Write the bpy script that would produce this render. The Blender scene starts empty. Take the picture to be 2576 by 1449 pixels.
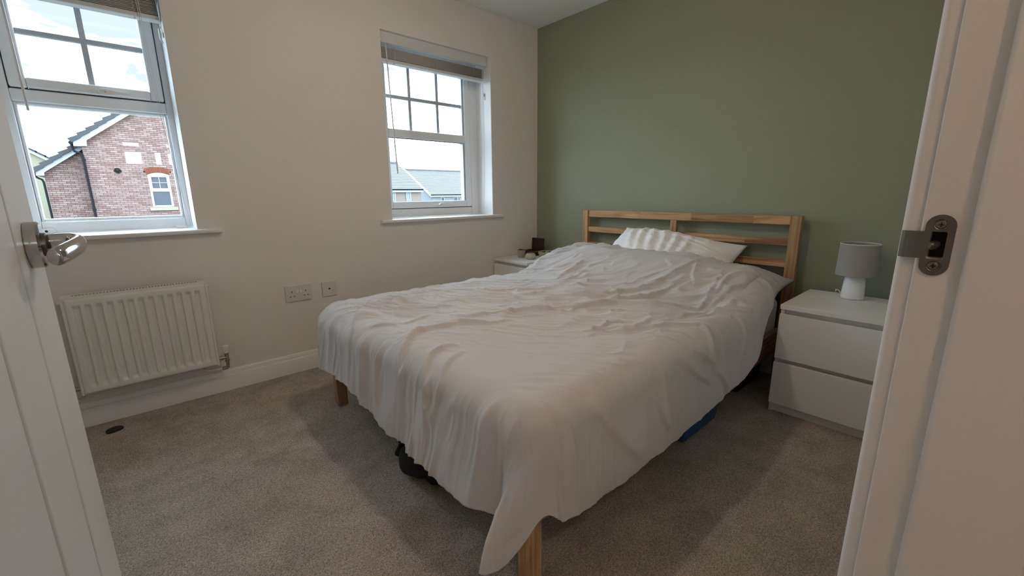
import bpy, bmesh, math, random
import numpy as np
from mathutils import Vector, Matrix

random.seed(7)
SC = bpy.context.scene
COL = SC.collection
R = math.radians

# ------------------------------------------------------------------ camera
CAM = Vector((-2.7655, -2.7539, 1.0729))
yaw, pitch, roll = 0.7280, 0.2177, -0.0093
F_PX = 1071.27
fwd = Vector((math.sin(yaw)*math.cos(pitch), math.cos(yaw)*math.cos(pitch), -math.sin(pitch)))
rgt = Vector((math.cos(yaw), -math.sin(yaw), 0))
upv = rgt.cross(fwd)
r2 = rgt*math.cos(roll) + upv*math.sin(roll)
u2 = -rgt*math.sin(roll) + upv*math.cos(roll)
cd = bpy.data.cameras.new('camera')
cam = bpy.data.objects.new('camera', cd); COL.objects.link(cam)
m = Matrix((r2, u2, -fwd)).transposed().to_4x4(); m.translation = CAM
cam.matrix_world = m
cd.sensor_fit = 'HORIZONTAL'; cd.sensor_width = 36.0
cd.lens = F_PX/2576*36.0
cd.clip_start = 0.01; cd.clip_end = 300
SC.camera = cam

# ------------------------------------------------------------------ view + world
SC.view_settings.view_transform = 'Standard'
SC.view_settings.look = 'None'
SC.view_settings.gamma = 1.0
SC.view_settings.use_curve_mapping = False
SC.view_settings.exposure = 0.41
SKY_STRENGTH = 14.0
LAMP_W = 11.5
HALL_W = 6.5
w = bpy.data.worlds.new('sky'); SC.world = w; w.use_nodes = True
nt = w.node_tree; nt.nodes.clear()
o_ = nt.nodes.new('ShaderNodeOutputWorld'); bg = nt.nodes.new('ShaderNodeBackground')
tc = nt.nodes.new('ShaderNodeTexCoord'); mp = nt.nodes.new('ShaderNodeMapping')
mp.inputs['Scale'].default_value = (2.0, 2.0, 9.0); mp.inputs['Rotation'].default_value = (R(6), R(-8), 0)
nz = nt.nodes.new('ShaderNodeTexNoise'); nz.inputs['Scale'].default_value = 1.6
nz.inputs['Detail'].default_value = 6; nz.inputs['Roughness'].default_value = 0.55; nz.inputs['Distortion'].default_value = 0.6
rp = nt.nodes.new('ShaderNodeValToRGB')
rp.color_ramp.elements[0].position = 0.40; rp.color_ramp.elements[0].color = (0.048, 0.056, 0.062, 1)
rp.color_ramp.elements[1].position = 0.60; rp.color_ramp.elements[1].color = (0.72, 0.92, 1.13, 1)
nt.links.new(tc.outputs['Generated'], mp.inputs['Vector']); nt.links.new(mp.outputs[0], nz.inputs['Vector'])
nt.links.new(nz.outputs['Fac'], rp.inputs['Fac']); nt.links.new(rp.outputs['Color'], bg.inputs['Color'])
bg.inputs['Strength'].default_value = SKY_STRENGTH
nt.links.new(bg.outputs[0], o_.inputs['Surface'])
try:
    SC.cycles.use_denoising = True
    SC.cycles.max_bounces = 10; SC.cycles.diffuse_bounces = 6; SC.cycles.transparent_max_bounces = 16
except Exception:
    pass

# ------------------------------------------------------------------ materials
MATS = {}
def mat(name, col, rough=0.6, metal=0.0, spec=0.5, var=0.0, vscale=8.0, bump=0.0, bscale=60.0, bdist=0.002, detail=3, stretch=None, coat=0.0):
    if name in MATS: return MATS[name]
    M = bpy.data.materials.new(name); M.use_nodes = True
    t = M.node_tree; b = t.nodes['Principled BSDF']
    b.inputs['Base Color'].default_value = (*col, 1); b.inputs['Roughness'].default_value = rough
    b.inputs['Metallic'].default_value = metal; b.inputs['Specular IOR Level'].default_value = spec
    b.inputs['Coat Weight'].default_value = coat
    c = t.nodes.new('ShaderNodeTexCoord'); src = c.outputs['Object']
    if stretch:
        mpn = t.nodes.new('ShaderNodeMapping'); mpn.inputs['Scale'].default_value = stretch
        t.links.new(src, mpn.inputs['Vector']); src = mpn.outputs[0]
    if var > 0:
        n = t.nodes.new('ShaderNodeTexNoise'); n.inputs['Scale'].default_value = vscale; n.inputs['Detail'].default_value = detail
        t.links.new(src, n.inputs['Vector'])
        mx = t.nodes.new('ShaderNodeMix'); mx.data_type = 'RGBA'
        mx.inputs[6].default_value = (*[max(0, k*(1-var)) for k in col], 1); mx.inputs[7].default_value = (*[min(1, k*(1+var)) for k in col], 1)
        t.links.new(n.outputs['Fac'], mx.inputs[0]); t.links.new(mx.outputs[2], b.inputs['Base Color'])
    if bump > 0:
        n2 = t.nodes.new('ShaderNodeTexNoise'); n2.inputs['Scale'].default_value = bscale; n2.inputs['Detail'].default_value = 4
        t.links.new(src, n2.inputs['Vector'])
        bp = t.nodes.new('ShaderNodeBump'); bp.inputs['Strength'].default_value = bump; bp.inputs['Distance'].default_value = bdist
        t.links.new(n2.outputs['Fac'], bp.inputs['Height']); t.links.new(bp.outputs[0], b.inputs['Normal'])
    MATS[name] = M
    return M

WALL = mat('wall_paint_cream', (0.76, 0.715, 0.67), 0.85, var=0.02, vscale=3, bump=0.08, bscale=220, bdist=0.001)
REVEAL = mat('reveal_paint_white', (0.80, 0.79, 0.77), 0.8, var=0.02)
GREEN = mat('wall_paint_green', (0.272, 0.285, 0.198), 0.8, var=0.02, vscale=3, bump=0.08, bscale=220, bdist=0.001)
CEIL = mat('ceiling_white', (0.78, 0.79, 0.77), 0.9, var=0.01)
GLOSSW = mat('satin_white_paint', (0.80, 0.775, 0.745), 0.38, var=0.015, vscale=5, bump=0.05, bscale=90, bdist=0.001)
UPVC = mat('white_upvc', (0.80, 0.81, 0.82), 0.32)
BEAD = mat('grey_upvc_bead', (0.45, 0.48, 0.52), 0.4)
GASKET = mat('black_gasket', (0.02, 0.02, 0.022), 0.6)
RADW = mat('radiator_enamel', (0.76, 0.74, 0.69), 0.42)
PLASTIC = mat('white_plastic', (0.76, 0.75, 0.73), 0.35)
SOCK = mat('socket_plastic', (0.66, 0.635, 0.615), 0.35)
DARK = mat('painted_recess_shade', (0.012, 0.011, 0.01), 0.7)  # near-black in place of the shade inside holes, slots and recesses
CHROME = mat('polished_chrome', (0.50, 0.485, 0.47), 0.08, metal=1.0)
STEEL = mat('brushed_steel', (0.20, 0.18, 0.16), 0.32, metal=1.0, var=0.12, vscale=40, bump=0.04, bscale=150)
DULLMET = mat('nickel_valve', (0.42, 0.40, 0.37), 0.3, metal=1.0)
NSW = mat('white_foil_furniture', (0.80, 0.785, 0.755), 0.42, var=0.01)
SHADE = mat('grey_lamp_fabric', (0.325, 0.31, 0.295), 0.9, var=0.06, vscale=30, bump=0.15, bscale=500)
CERAM = mat('white_glazed_ceramic', (0.86, 0.87, 0.88), 0.25)
LINEN = mat('white_linen', (0.90, 0.885, 0.87), 0.9, bump=0.10, bscale=500, bdist=0.0006)
MATT = mat('mattress_ticking', (0.80, 0.80, 0.80), 0.9, bump=0.1, bscale=300)
DUVET = mat('grey_cotton', (0.60, 0.575, 0.57), 0.92, var=0.02, vscale=4, bump=0.15, bscale=420, bdist=0.0008)
GREYPIL = mat('grey_pillowcase', (0.46, 0.445, 0.44), 0.92, bump=0.12, bscale=420, bdist=0.0008)
DKWOOD = mat('dark_carved_wood', (0.032, 0.014, 0.010), 0.5, var=0.4, vscale=60, bump=0.3, bscale=140)
STONEW = mat('oatmeal_stoneware', (0.36, 0.33, 0.245), 0.55, var=0.14, vscale=120, bump=0.05)
GLAZE = mat('glazed_stoneware', (0.44, 0.41, 0.32), 0.14, var=0.10, vscale=60)
BLKFAB = mat('black_fabric', (0.003, 0.0035, 0.004), 0.9, bump=0.2, bscale=200)
BLKPL = mat('black_plastic', (0.004, 0.004, 0.005), 0.5)
BLUEP = mat('blue_plastic', (0.008, 0.075, 0.20), 0.45, var=0.1)
CORD = mat('white_cord', (0.70, 0.69, 0.66), 0.7)
SLAT = mat('blind_slat_white', (0.46, 0.44, 0.415), 0.45, var=0.04, vscale=6, stretch=(1, 12, 12))
RAILW = mat('blind_rail_white', (0.66, 0.655, 0.65), 0.4)
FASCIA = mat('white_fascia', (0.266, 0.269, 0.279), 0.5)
MORTAR = mat('mortar', (0.022, 0.018, 0.016), 0.95, var=0.15, vscale=6)
ROOFT = mat('slate_grey_tile', (0.024, 0.023, 0.023), 0.8, var=0.25, vscale=4, bump=0.2, bscale=30)
ROOFG = mat('pale_grey_tile', (0.078, 0.070, 0.064), 0.8, var=0.15, vscale=2)
RENDERC = mat('cream_render', (0.20, 0.185, 0.125), 0.95, var=0.06, vscale=3)
RENDERP = mat('peach_render', (0.165, 0.125, 0.098), 0.95, var=0.05, vscale=2)
RENDERB = mat('pale_blue_render', (0.145, 0.150, 0.155), 0.95, var=0.03, vscale=2)
PIPEB = mat('black_gutter', (0.006, 0.006, 0.007), 0.75, spec=0.15)
STONE = mat('sandstone_sill', (0.198, 0.168, 0.115), 0.9, var=0.1, vscale=8)
WINGL = mat('dark_window_glass', (0.045, 0.050, 0.058), 0.25, spec=0.2)
CURT = mat('net_curtain', (0.132, 0.149, 0.165), 0.6)
GRASS = mat('ground_tarmac', (0.053, 0.056, 0.046), 0.95, var=0.3, vscale=0.5)

def carpet():
    M = bpy.data.materials.new('beige_carpet'); M.use_nodes = True; t = M.node_tree; b = t.nodes['Principled BSDF']
    b.inputs['Roughness'].default_value = 1.0; b.inputs['Specular IOR Level'].default_value = 0.05
    c = t.nodes.new('ShaderNodeTexCoord')
    big = t.nodes.new('ShaderNodeTexNoise'); big.inputs['Scale'].default_value = 7; big.inputs['Detail'].default_value = 5; big.inputs['Roughness'].default_value = 0.65
    fine = t.nodes.new('ShaderNodeTexNoise'); fine.inputs['Scale'].default_value = 230; fine.inputs['Detail'].default_value = 3; fine.inputs['Distortion'].default_value = 1.2
    for n in (big, fine): t.links.new(c.outputs['Object'], n.inputs['Vector'])
    r1 = t.nodes.new('ShaderNodeValToRGB'); r1.color_ramp.elements[0].position = .36; r1.color_ramp.elements[0].color = (.275, .232, .195, 1)
    r1.color_ramp.elements[1].position = .66; r1.color_ramp.elements[1].color = (.72, .632, .550, 1)
    r0 = t.nodes.new('ShaderNodeValToRGB'); r0.color_ramp.elements[0].position = .35; r0.color_ramp.elements[0].color = (.80, .80, .80, 1)
    r0.color_ramp.elements[1].position = .62; r0.color_ramp.elements[1].color = (1.05, 1.05, 1.05, 1)
    mx = t.nodes.new('ShaderNodeMix'); mx.data_type = 'RGBA'; mx.blend_type = 'MULTIPLY'; mx.inputs[0].default_value = 1
    t.links.new(fine.outputs['Fac'], r1.inputs[0]); t.links.new(big.outputs['Fac'], r0.inputs[0])
    t.links.new(r1.outputs[0], mx.inputs[6]); t.links.new(r0.outputs[0], mx.inputs[7]); t.links.new(mx.outputs[2], b.inputs['Base Color'])
    bp = t.nodes.new('ShaderNodeBump'); bp.inputs['Strength'].default_value = .9; bp.inputs['Distance'].default_value = .006
    t.links.new(fine.outputs['Fac'], bp.inputs['Height']); t.links.new(bp.outputs[0], b.inputs['Normal'])
    return M
CARPET = carpet()

def pine(name, axis, tint=(1, 1, 1), seg=0.37):
    """oiled pine: grain along one axis, finger-jointed lengths of slightly different tone"""
    M = bpy.data.materials.new(name); M.use_nodes = True; t = M.node_tree; b = t.nodes['Principled BSDF']
    b.inputs['Roughness'].default_value = .5; b.inputs['Specular IOR Level'].default_value = .35
    c = t.nodes.new('ShaderNodeTexCoord'); sx = t.nodes.new('ShaderNodeSeparateXYZ'); t.links.new(c.outputs['Object'], sx.inputs[0])
    oi = t.nodes.new('ShaderNodeObjectInfo')
    dv = t.nodes.new('ShaderNodeMath'); dv.operation = 'DIVIDE'; dv.inputs[1].default_value = seg; t.links.new(sx.outputs['XYZ'.index(axis)], dv.inputs[0])
    ad = t.nodes.new('ShaderNodeMath'); ad.operation = 'MULTIPLY_ADD'; ad.inputs[1].default_value = 7.3
    t.links.new(oi.outputs['Random'], ad.inputs[0]); t.links.new(dv.outputs[0], ad.inputs[2])
    fl = t.nodes.new('ShaderNodeMath'); fl.operation = 'FLOOR'; t.links.new(ad.outputs[0], fl.inputs[0])
    wn = t.nodes.new('ShaderNodeTexWhiteNoise'); wn.noise_dimensions = '1D'; t.links.new(fl.outputs[0], wn.inputs['W'])
    sc = {'X': (1.6, 26, 26), 'Y': (26, 1.6, 26), 'Z': (26, 26, 1.6)}[axis]
    mpn = t.nodes.new('ShaderNodeMapping'); mpn.inputs['Scale'].default_value = sc; t.links.new(c.outputs['Object'], mpn.inputs['Vector'])
    cmb = t.nodes.new('ShaderNodeCombineXYZ'); ml = t.nodes.new('ShaderNodeMath'); ml.operation = 'MULTIPLY'; ml.inputs[1].default_value = 40
    t.links.new(wn.outputs['Value'], ml.inputs[0])
    for k in range(3): t.links.new(ml.outputs[0], cmb.inputs[k])
    t.links.new(cmb.outputs[0], mpn.inputs['Location'])
    n = t.nodes.new('ShaderNodeTexNoise'); n.inputs['Scale'].default_value = 1.3; n.inputs['Detail'].default_value = 5; n.inputs['Distortion'].default_value = 1.4
    t.links.new(mpn.outputs[0], n.inputs['Vector'])
    rp = t.nodes.new('ShaderNodeValToRGB'); e = rp.color_ramp.elements
    e[0].position = .32; e[0].color = (.255*tint[0], .122*tint[1], .053*tint[2], 1); e[1].position = .62; e[1].color = (.530*tint[0], .318*tint[1], .160*tint[2], 1)
    t.links.new(n.outputs['Fac'], rp.inputs[0])
    mr = t.nodes.new('ShaderNodeMapRange'); mr.inputs[3].default_value = .72; mr.inputs[4].default_value = 1.12; t.links.new(wn.outputs['Value'], mr.inputs[0])
    vm = t.nodes.new('ShaderNodeVectorMath'); vm.operation = 'SCALE'; t.links.new(rp.outputs[0], vm.inputs[0]); t.links.new(mr.outputs[0], vm.inputs['Scale'])
    t.links.new(vm.outputs[0], b.inputs['Base Color'])
    return M
PINE_Y, PINE_Z, PINE_X = pine('pine_y', 'Y'), pine('pine_z', 'Z', (1.12, 1.15, 1.15), seg=9.0), pine('pine_x', 'X')

def glass():
    M = bpy.data.materials.new('window_glass'); M.use_nodes = True; t = M.node_tree; t.nodes.clear()
    o = t.nodes.new('ShaderNodeOutputMaterial'); tr = t.nodes.new('ShaderNodeBsdfTransparent'); gl = t.nodes.new('ShaderNodeBsdfGlossy')
    tr.inputs[0].default_value = (.97, .985, .985, 1); gl.inputs['Roughness'].default_value = .01
    lw = t.nodes.new('ShaderNodeLayerWeight'); lw.inputs[0].default_value = .5
    pw_ = t.nodes.new('ShaderNodeMath'); pw_.operation = 'POWER'; pw_.inputs[1].default_value = 4.0; t.links.new(lw.outputs['Facing'], pw_.inputs[0])
    fr = t.nodes.new('ShaderNodeMath'); fr.operation = 'MULTIPLY_ADD'; fr.inputs[1].default_value = .5; fr.inputs[2].default_value = .035; t.links.new(pw_.outputs[0], fr.inputs[0])
    mx = t.nodes.new('ShaderNodeMixShader'); t.links.new(fr.outputs[0], mx.inputs[0]); t.links.new(tr.outputs[0], mx.inputs[1]); t.links.new(gl.outputs[0], mx.inputs[2])
    t.links.new(mx.outputs[0], o.inputs[0]); return M
GLASS = glass()

def brickmat(name, lo, hi):
    M = bpy.data.materials.new(name); M.use_nodes = True; t = M.node_tree; b = t.nodes['Principled BSDF']; b.inputs['Roughness'].default_value = .95
    a = t.nodes.new('ShaderNodeAttribute'); a.attribute_name = 'tone'
    c = t.nodes.new('ShaderNodeTexCoord'); n = t.nodes.new('ShaderNodeTexNoise'); n.inputs['Scale'].default_value = 14; n.inputs['Detail'].default_value = 4
    t.links.new(c.outputs['Object'], n.inputs['Vector'])
    ad = t.nodes.new('ShaderNodeMath'); ad.operation = 'MULTIPLY_ADD'; ad.inputs[1].default_value = .5
    sb = t.nodes.new('ShaderNodeMath'); sb.operation = 'SUBTRACT'; sb.inputs[1].default_value = .25
    t.links.new(n.outputs['Fac'], ad.inputs[0]); t.links.new(a.outputs['Fac'], ad.inputs[2]); t.links.new(ad.outputs[0], sb.inputs[0])
    mx = t.nodes.new('ShaderNodeMix'); mx.data_type = 'RGBA'; mx.inputs[6].default_value = (*lo, 1); mx.inputs[7].default_value = (*hi, 1)
    t.links.new(sb.outputs[0], mx.inputs[0]); t.links.new(mx.outputs[2], b.inputs['Base Color']); return M
BRICK = brickmat('weathered_pink_brick', (.122, .066, .053), (.195, .132, .112))
REDB = brickmat('red_arch_brick', (.11, .024, .010), (.145, .038, .018))

def emitter(name, col, s):
    M = bpy.data.materials.new(name); M.use_nodes = True; b = M.node_tree.nodes['Principled BSDF']
    b.inputs['Emission Color'].default_value = (*col, 1); b.inputs['Emission Strength'].default_value = s; return M

# ------------------------------------------------------------------ mesh helpers
ORIG = {}
class MB:
    def __init__(s): s.v = []; s.f = []
    def add(s, vs, fs):
        k = len(s.v); s.v += [tuple(a) for a in vs]; s.f += [tuple(i+k for i in f) for f in fs]; return s
    def box(s, x0, x1, y0, y1, z0, z1):
        x0, x1 = min(x0, x1), max(x0, x1); y0, y1 = min(y0, y1), max(y0, y1); z0, z1 = min(z0, z1), max(z0, z1)
        return s.add([(x0,y0,z0),(x1,y0,z0),(x1,y1,z0),(x0,y1,z0),(x0,y0,z1),(x1,y0,z1),(x1,y1,z1),(x0,y1,z1)],
                     [(0,3,2,1),(4,5,6,7),(0,1,5,4),(1,2,6,5),(2,3,7,6),(3,0,4,7)])
    def prism(s, pts, axis, a0, a1):
        """2-D outline extruded along axis; pts given in the two other axes in order (x,y,z minus axis)"""
        n = len(pts)
        def P(p, a):
            return (a, p[0], p[1]) if axis == 'X' else (p[0], a, p[1]) if axis == 'Y' else (p[0], p[1], a)
        vs = [P(p, a0) for p in pts] + [P(p, a1) for p in pts]
        return s.add(vs, [tuple(range(n)), tuple(range(2*n-1, n-1, -1))] + [(i, i+n, (i+1) % n+n, (i+1) % n) for i in range(n)])
    def tube(s, pts, r, n=10, cap=True):
        pts = [Vector(p) for p in pts]; rr = r if isinstance(r, (list, tuple)) else [r]*len(pts)
        rings = []; ref = None
        for i, p in enumerate(pts):
            d = (pts[min(i+1, len(pts)-1)] - pts[max(i-1, 0)]).normalized()
            if ref is None or abs(ref.dot(d)) > .95: ref = Vector((0, 0, 1)) if abs(d.z) < .9 else Vector((1, 0, 0))
            a = d.cross(ref).normalized(); b = a.cross(d).normalized(); ref = b
            rings.append([p + (a*math.cos(2*math.pi*k/n) + b*math.sin(2*math.pi*k/n))*rr[i] for k in range(n)])
        vs = [v for q in rings for v in q]; fs = []
        for i in range(len(pts)-1):
            for k in range(n):
                fs.append((i*n+k, i*n+(k+1) % n, (i+1)*n+(k+1) % n, (i+1)*n+k))
        if cap: fs += [tuple(range(n-1, -1, -1)), tuple((len(pts)-1)*n+k for k in range(n))]
        return s.add(vs, fs)
    def cord(s, pts, r, n=8, k=6):
        P = [Vector(p) for p in pts]; out = []
        for i in range(len(P)-1):
            p0, p1, p2, p3 = P[max(i-1, 0)], P[i], P[i+1], P[min(i+2, len(P)-1)]
            for j in range(k):
                t = j/k; out.append(.5*((2*p1)+(p2-p0)*t+(2*p0-5*p1+4*p2-p3)*t*t+(3*p1-p0-3*p2+p3)*t**3))
        return s.tube(out+[P[-1]], r, n)
    def lathe(s, c, prof, n=40, axis='Z', close=False):
        """prof: list of (radius, height) along the axis from c"""
        vs = []
        for r, h in prof:
            for k in range(n):
                a = 2*math.pi*k/n; u, v = r*math.cos(a), r*math.sin(a)
                vs.append((c[0]+u, c[1]+v, c[2]+h) if axis == 'Z' else (c[0]+h, c[1]+u, c[2]+v) if axis == 'X' else (c[0]+u, c[1]+h, c[2]+v))
        fs = []; mI = len(prof)
        for i in range(mI-1 + (1 if close else 0)):
            j = (i+1) % mI
            for k in range(n): fs.append((i*n+k, i*n+(k+1) % n, j*n+(k+1) % n, j*n+k))
        if not close: fs += [tuple(range(n-1, -1, -1)), tuple((mI-1)*n+k for k in range(n))]
        return s.add(vs, fs)
    def grid(s, P):
        nu, nv = P.shape[:2]
        idx = np.arange(nu*nv).reshape(nu, nv)
        q = np.stack([idx[:-1, :-1], idx[1:, :-1], idx[1:, 1:], idx[:-1, 1:]], -1).reshape(-1, 4)
        return s.add(P.reshape(-1, 3).tolist(), q.tolist())
    def build(s, name, material, parent=None, origin=None, bevel=0.0, seg=2, smooth=40, tone=None):
        if origin is None: origin = ORIG.get(parent.name) if parent is not None else None
        o = Vector(origin) if origin is not None else Vector((0, 0, 0))
        me = bpy.data.meshes.new(name)
        me.from_pydata([(a[0]-o.x, a[1]-o.y, a[2]-o.z) for a in s.v], [], s.f); me.update()
        bm = bmesh.new(); bm.from_mesh(me); bmesh.ops.recalc_face_normals(bm, faces=bm.faces); bm.to_mesh(me); bm.free()
        if tone is not None:
            at = me.attributes.new('tone', 'FLOAT', 'POINT'); at.data.foreach_set('value', np.asarray(tone, dtype=np.float32))
        if smooth:
            me.polygons.foreach_set('use_smooth', [True]*len(me.polygons)); me.set_sharp_from_angle(angle=R(smooth))
        me.materials.append(material)
        ob = bpy.data.objects.new(name, me); COL.objects.link(ob)
        ORIG[ob.name] = o
        if parent is not None: ob.parent = parent
        else: ob.location = o
        if bevel:
            b = ob.modifiers.new('bevel', 'BEVEL'); b.width = bevel; b.segments = seg; b.limit_method = 'ANGLE'; b.angle_limit = R(35)
        return ob

def tag(o, label=None, cat=None, group=None, kind=None):
    if label: o['label'] = label
    if cat: o['category'] = cat
    if group: o['group'] = group
    if kind: o['kind'] = kind
    return o
def thing(name, loc, label=None, cat=None, group=None, kind=None):
    e = bpy.data.objects.new(name, None); COL.objects.link(e); e.location = loc; e.empty_display_size = .1
    ORIG[e.name] = Vector(loc)
    return tag(e, label, cat, group, kind)
def struct(name, mb, m, label, bevel=0.0, cat=None):
    o = mb.build(name, m, bevel=bevel); return tag(o, label, cat or name.split('_')[0], kind='structure')
def copy_tree(o, parent=None):
    c = o.copy(); COL.objects.link(c); c.parent = parent
    if parent is not None: c.matrix_parent_inverse = Matrix()
    for ch in list(o.children): copy_tree(ch, c)
    return c
def sm(a, b, x):
    t = np.clip((x-a)/(b-a), 0, 1); return t*t*(3-2*t)
def vnoise(x, y, seed=0):
    xi = np.floor(x).astype(np.int64); yi = np.floor(y).astype(np.int64); fx = x-xi; fy = y-yi
    def h(i, j):
        n = (i*374761393 + j*668265263 + seed*1442695041) & 0x7fffffff
        n = ((n ^ (n >> 13))*1274126177) & 0x7fffffff
        return ((n ^ (n >> 16)) & 0xffff)/65535.0
    u = fx*fx*fx*(fx*(fx*6-15)+10); v = fy*fy*fy*(fy*(fy*6-15)+10)
    return (h(xi, yi)*(1-u)+h(xi+1, yi)*u)*(1-v)+(h(xi, yi+1)*(1-u)+h(xi+1, yi+1)*u)*v
def polydist(x, y, pts):
    """distance to a polyline and the signed side, plus the parameter 0..1 along it"""
    best = np.full(x.shape, 1e9); side = np.zeros(x.shape); par = np.zeros(x.shape)
    L = [math.dist(pts[i], pts[i+1]) for i in range(len(pts)-1)]; tot = sum(L); acc = 0
    for i in range(len(pts)-1):
        ax, ay = pts[i]; bx, by = pts[i+1]; dx, dy = bx-ax, by-ay; l2 = dx*dx+dy*dy
        t = np.clip(((x-ax)*dx+(y-ay)*dy)/l2, 0, 1); qx, qy = ax+t*dx, ay+t*dy
        d = np.hypot(x-qx, y-qy); mk = d < best
        best = np.where(mk, d, best); side = np.where(mk, np.sign(dx*(y-ay)-dy*(x-ax)), side); par = np.where(mk, (acc+t*L[i])/tot, par)
        acc += L[i]
    return best, side, par

# ------------------------------------------------------------------ room shell
H = 2.40
XL = -3.47                       # left wall
NY0, NY1 = -2.703, -2.83         # door wall (room face, hall face)
HY = -4.15                       # hall back wall
W1 = (-3.10, -2.497, .908, 2.097)
W2 = (-1.407, -.511, .908, 2.097)
struct('floor', MB().box(XL-.1, .1, HY-.1, 0, -.06, 0), CARPET, 'beige twist pile carpet covering the whole bedroom floor')
struct('ceiling', MB().box(XL-.1, .1, HY-.1, .3, H, H+.1), CEIL, 'plain white ceiling over the bedroom')
mb = MB()
xs = [XL-.1, W1[0], W1[1], W2[0], W2[1], .0]
for i in range(5):
    if i in (1, 3):
        mb.box(xs[i], xs[i+1], 0, .30, -.06, .885); mb.box(xs[i], xs[i+1], 0, .30, 2.097, H)
    else:
        mb.box(xs[i], xs[i+1], 0, .30, -.06, H)
wf = struct('wall_far', mb, WALL, 'warm cream wall with the two windows and the radiator')
for Wn in (W1, W2):
    rv = MB()
    rv.box(Wn[0], Wn[0]+.003, .0015, .30, .908, 2.097).box(Wn[1]-.003, Wn[1], .0015, .30, .908, 2.097).box(Wn[0], Wn[1], .0015, .30, 2.094, 2.097)
    r_ = rv.build('reveal_lining', REVEAL, wf)
struct('wall_right', MB().box(0, .1, HY-.1, .30, -.06, H), GREEN, 'sage green feature wall behind the bed headboard')
struct('wall_left', MB().box(XL-.1, XL, HY-.1, 0, -.06, H), WALL, 'cream wall hidden behind the open door')
DX0, DX1, DZ = -2.89, -2.125, 2.0
mb = MB()
mb.box(XL, DX0-.03, NY1, NY0, 0, H).box(DX1+.03, 0, NY1, NY0, 0, H).box(DX0-.03, DX1+.03, NY1, NY0, DZ+.03, H)
struct('wall_near', mb, WALL, 'cream wall around the bedroom doorway')
mb = MB(); hx0, hx1, hz0_, hz1_ = -2.70, -1.96, 1.45, 1.80        # opening for the added hallway window
mb.box(XL, hx0, HY-.1, HY, 0, H).box(hx1, 0, HY-.1, HY, 0, H).box(hx0, hx1, HY-.1, HY, 0, hz0_).box(hx0, hx1, HY-.1, HY, hz1_, H)
struct('wall_hall', mb, WALL, 'cream wall at the back of the hallway')
# baseboards
SK = [(0, 0), (-.016, 0), (-.016, .088), (-.0145, .091), (-.0095, .092), (-.0095, .100), (-.0075, .114), (-.005, .118), (0, .118)]
mb = MB(); mb.prism(SK, 'X', XL, -.016)
struct('baseboard_far', mb, GLOSSW, 'white moulded skirting board along the window wall')
mb = MB(); mb.prism([(a, b) for a, b in SK], 'Y', NY0, 0)
struct('baseboard_right', mb, GLOSSW, 'white skirting board along the green wall')
mb = MB(); mb.prism([(XL-a, b) for a, b in SK], 'Y', NY0, -.016)
struct('baseboard_left', mb, GLOSSW, 'white skirting board along the left wall')
# window sills
def sill(n, x0, x1, label):
    pr = [(.19, .885), (.19, .908), (-.022, .908), (-.029, .905), (-.032, .8965), (-.029, .888), (-.022, .885)]
    inner = MB(); a, b = x0+.088, x1-.088
    inner.prism([(y, z) for y, z in pr], 'X', a+.001, b-.001)
    inner.prism([(min(y, -.0005), z) for y, z in pr], 'X', x0, a+.001); inner.prism([(min(y, -.0005), z) for y, z in pr], 'X', b-.001, x1)
    struct(n, inner, GLOSSW, label, cat='window sill')
sill('trim_1', W1[0]-.088, W1[1]+.1, 'white window sill board above the radiator')
sill('trim_2', W2[0]-.088, W2[1]+.086, 'white window sill board beside the bed corner')

# ------------------------------------------------------------------ windows
def bars(mb, x0, x1, z0, z1, wd, y0, y1):
    """rectangular frame; wd = (left, right, bottom, top) widths"""
    l, r, b, t = wd
    mb.box(x0, x0+l, y0, y1, z0, z1).box(x1-r, x1, y0, y1, z0, z1).box(x0+l, x1-r, y0, y1, z0, z0+b).box(x0+l, x1-r, y0, y1, z1-t, z1)
    return mb
def win_handle(parent, cx, cz, y, L=.115):
    hd = MB(); hd.prism([(cx-.035-.02*math.cos(a), cz+.010*math.sin(a)) for a in np.linspace(-math.pi/2, math.pi/2, 9)] +
                        [(cx+.0+.012*math.cos(a), cz+.010*math.sin(a)) for a in np.linspace(math.pi/2, -math.pi/2, 9)], 'Y', y-.008, y)
    h = hd.build('handle', PLASTIC, parent, bevel=.002)
    lv = MB(); n = 16; out = []
    for k in range(n+1):
        t = k/n; out.append((cx-.020+t*L, .012*math.sqrt(max(0, 1-(2*min(t*2.2, .5)-1)**2))*(1-.75*max(0, t-.22)/.78)+.0012))
    pts = [(a, cz+b-.003*((a-cx)/L)) for a, b in out] + [(a, cz-b-.003*((a-cx)/L)) for a, b in reversed(out)]
    lv.prism(pts, 'Y', y-.026, y-.012); lv.box(cx-.012, cx+.012, y-.014, y-.004, cz-.007, cz+.007)
    lo = lv.build('lever', PLASTIC, h, bevel=.003)
    MB().lathe((cx+.004, y-.0265, cz), [(.0035, 0), (.0035, -.001)], 12, 'Y').build('lock', DULLMET, h)
FY = .19
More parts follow.
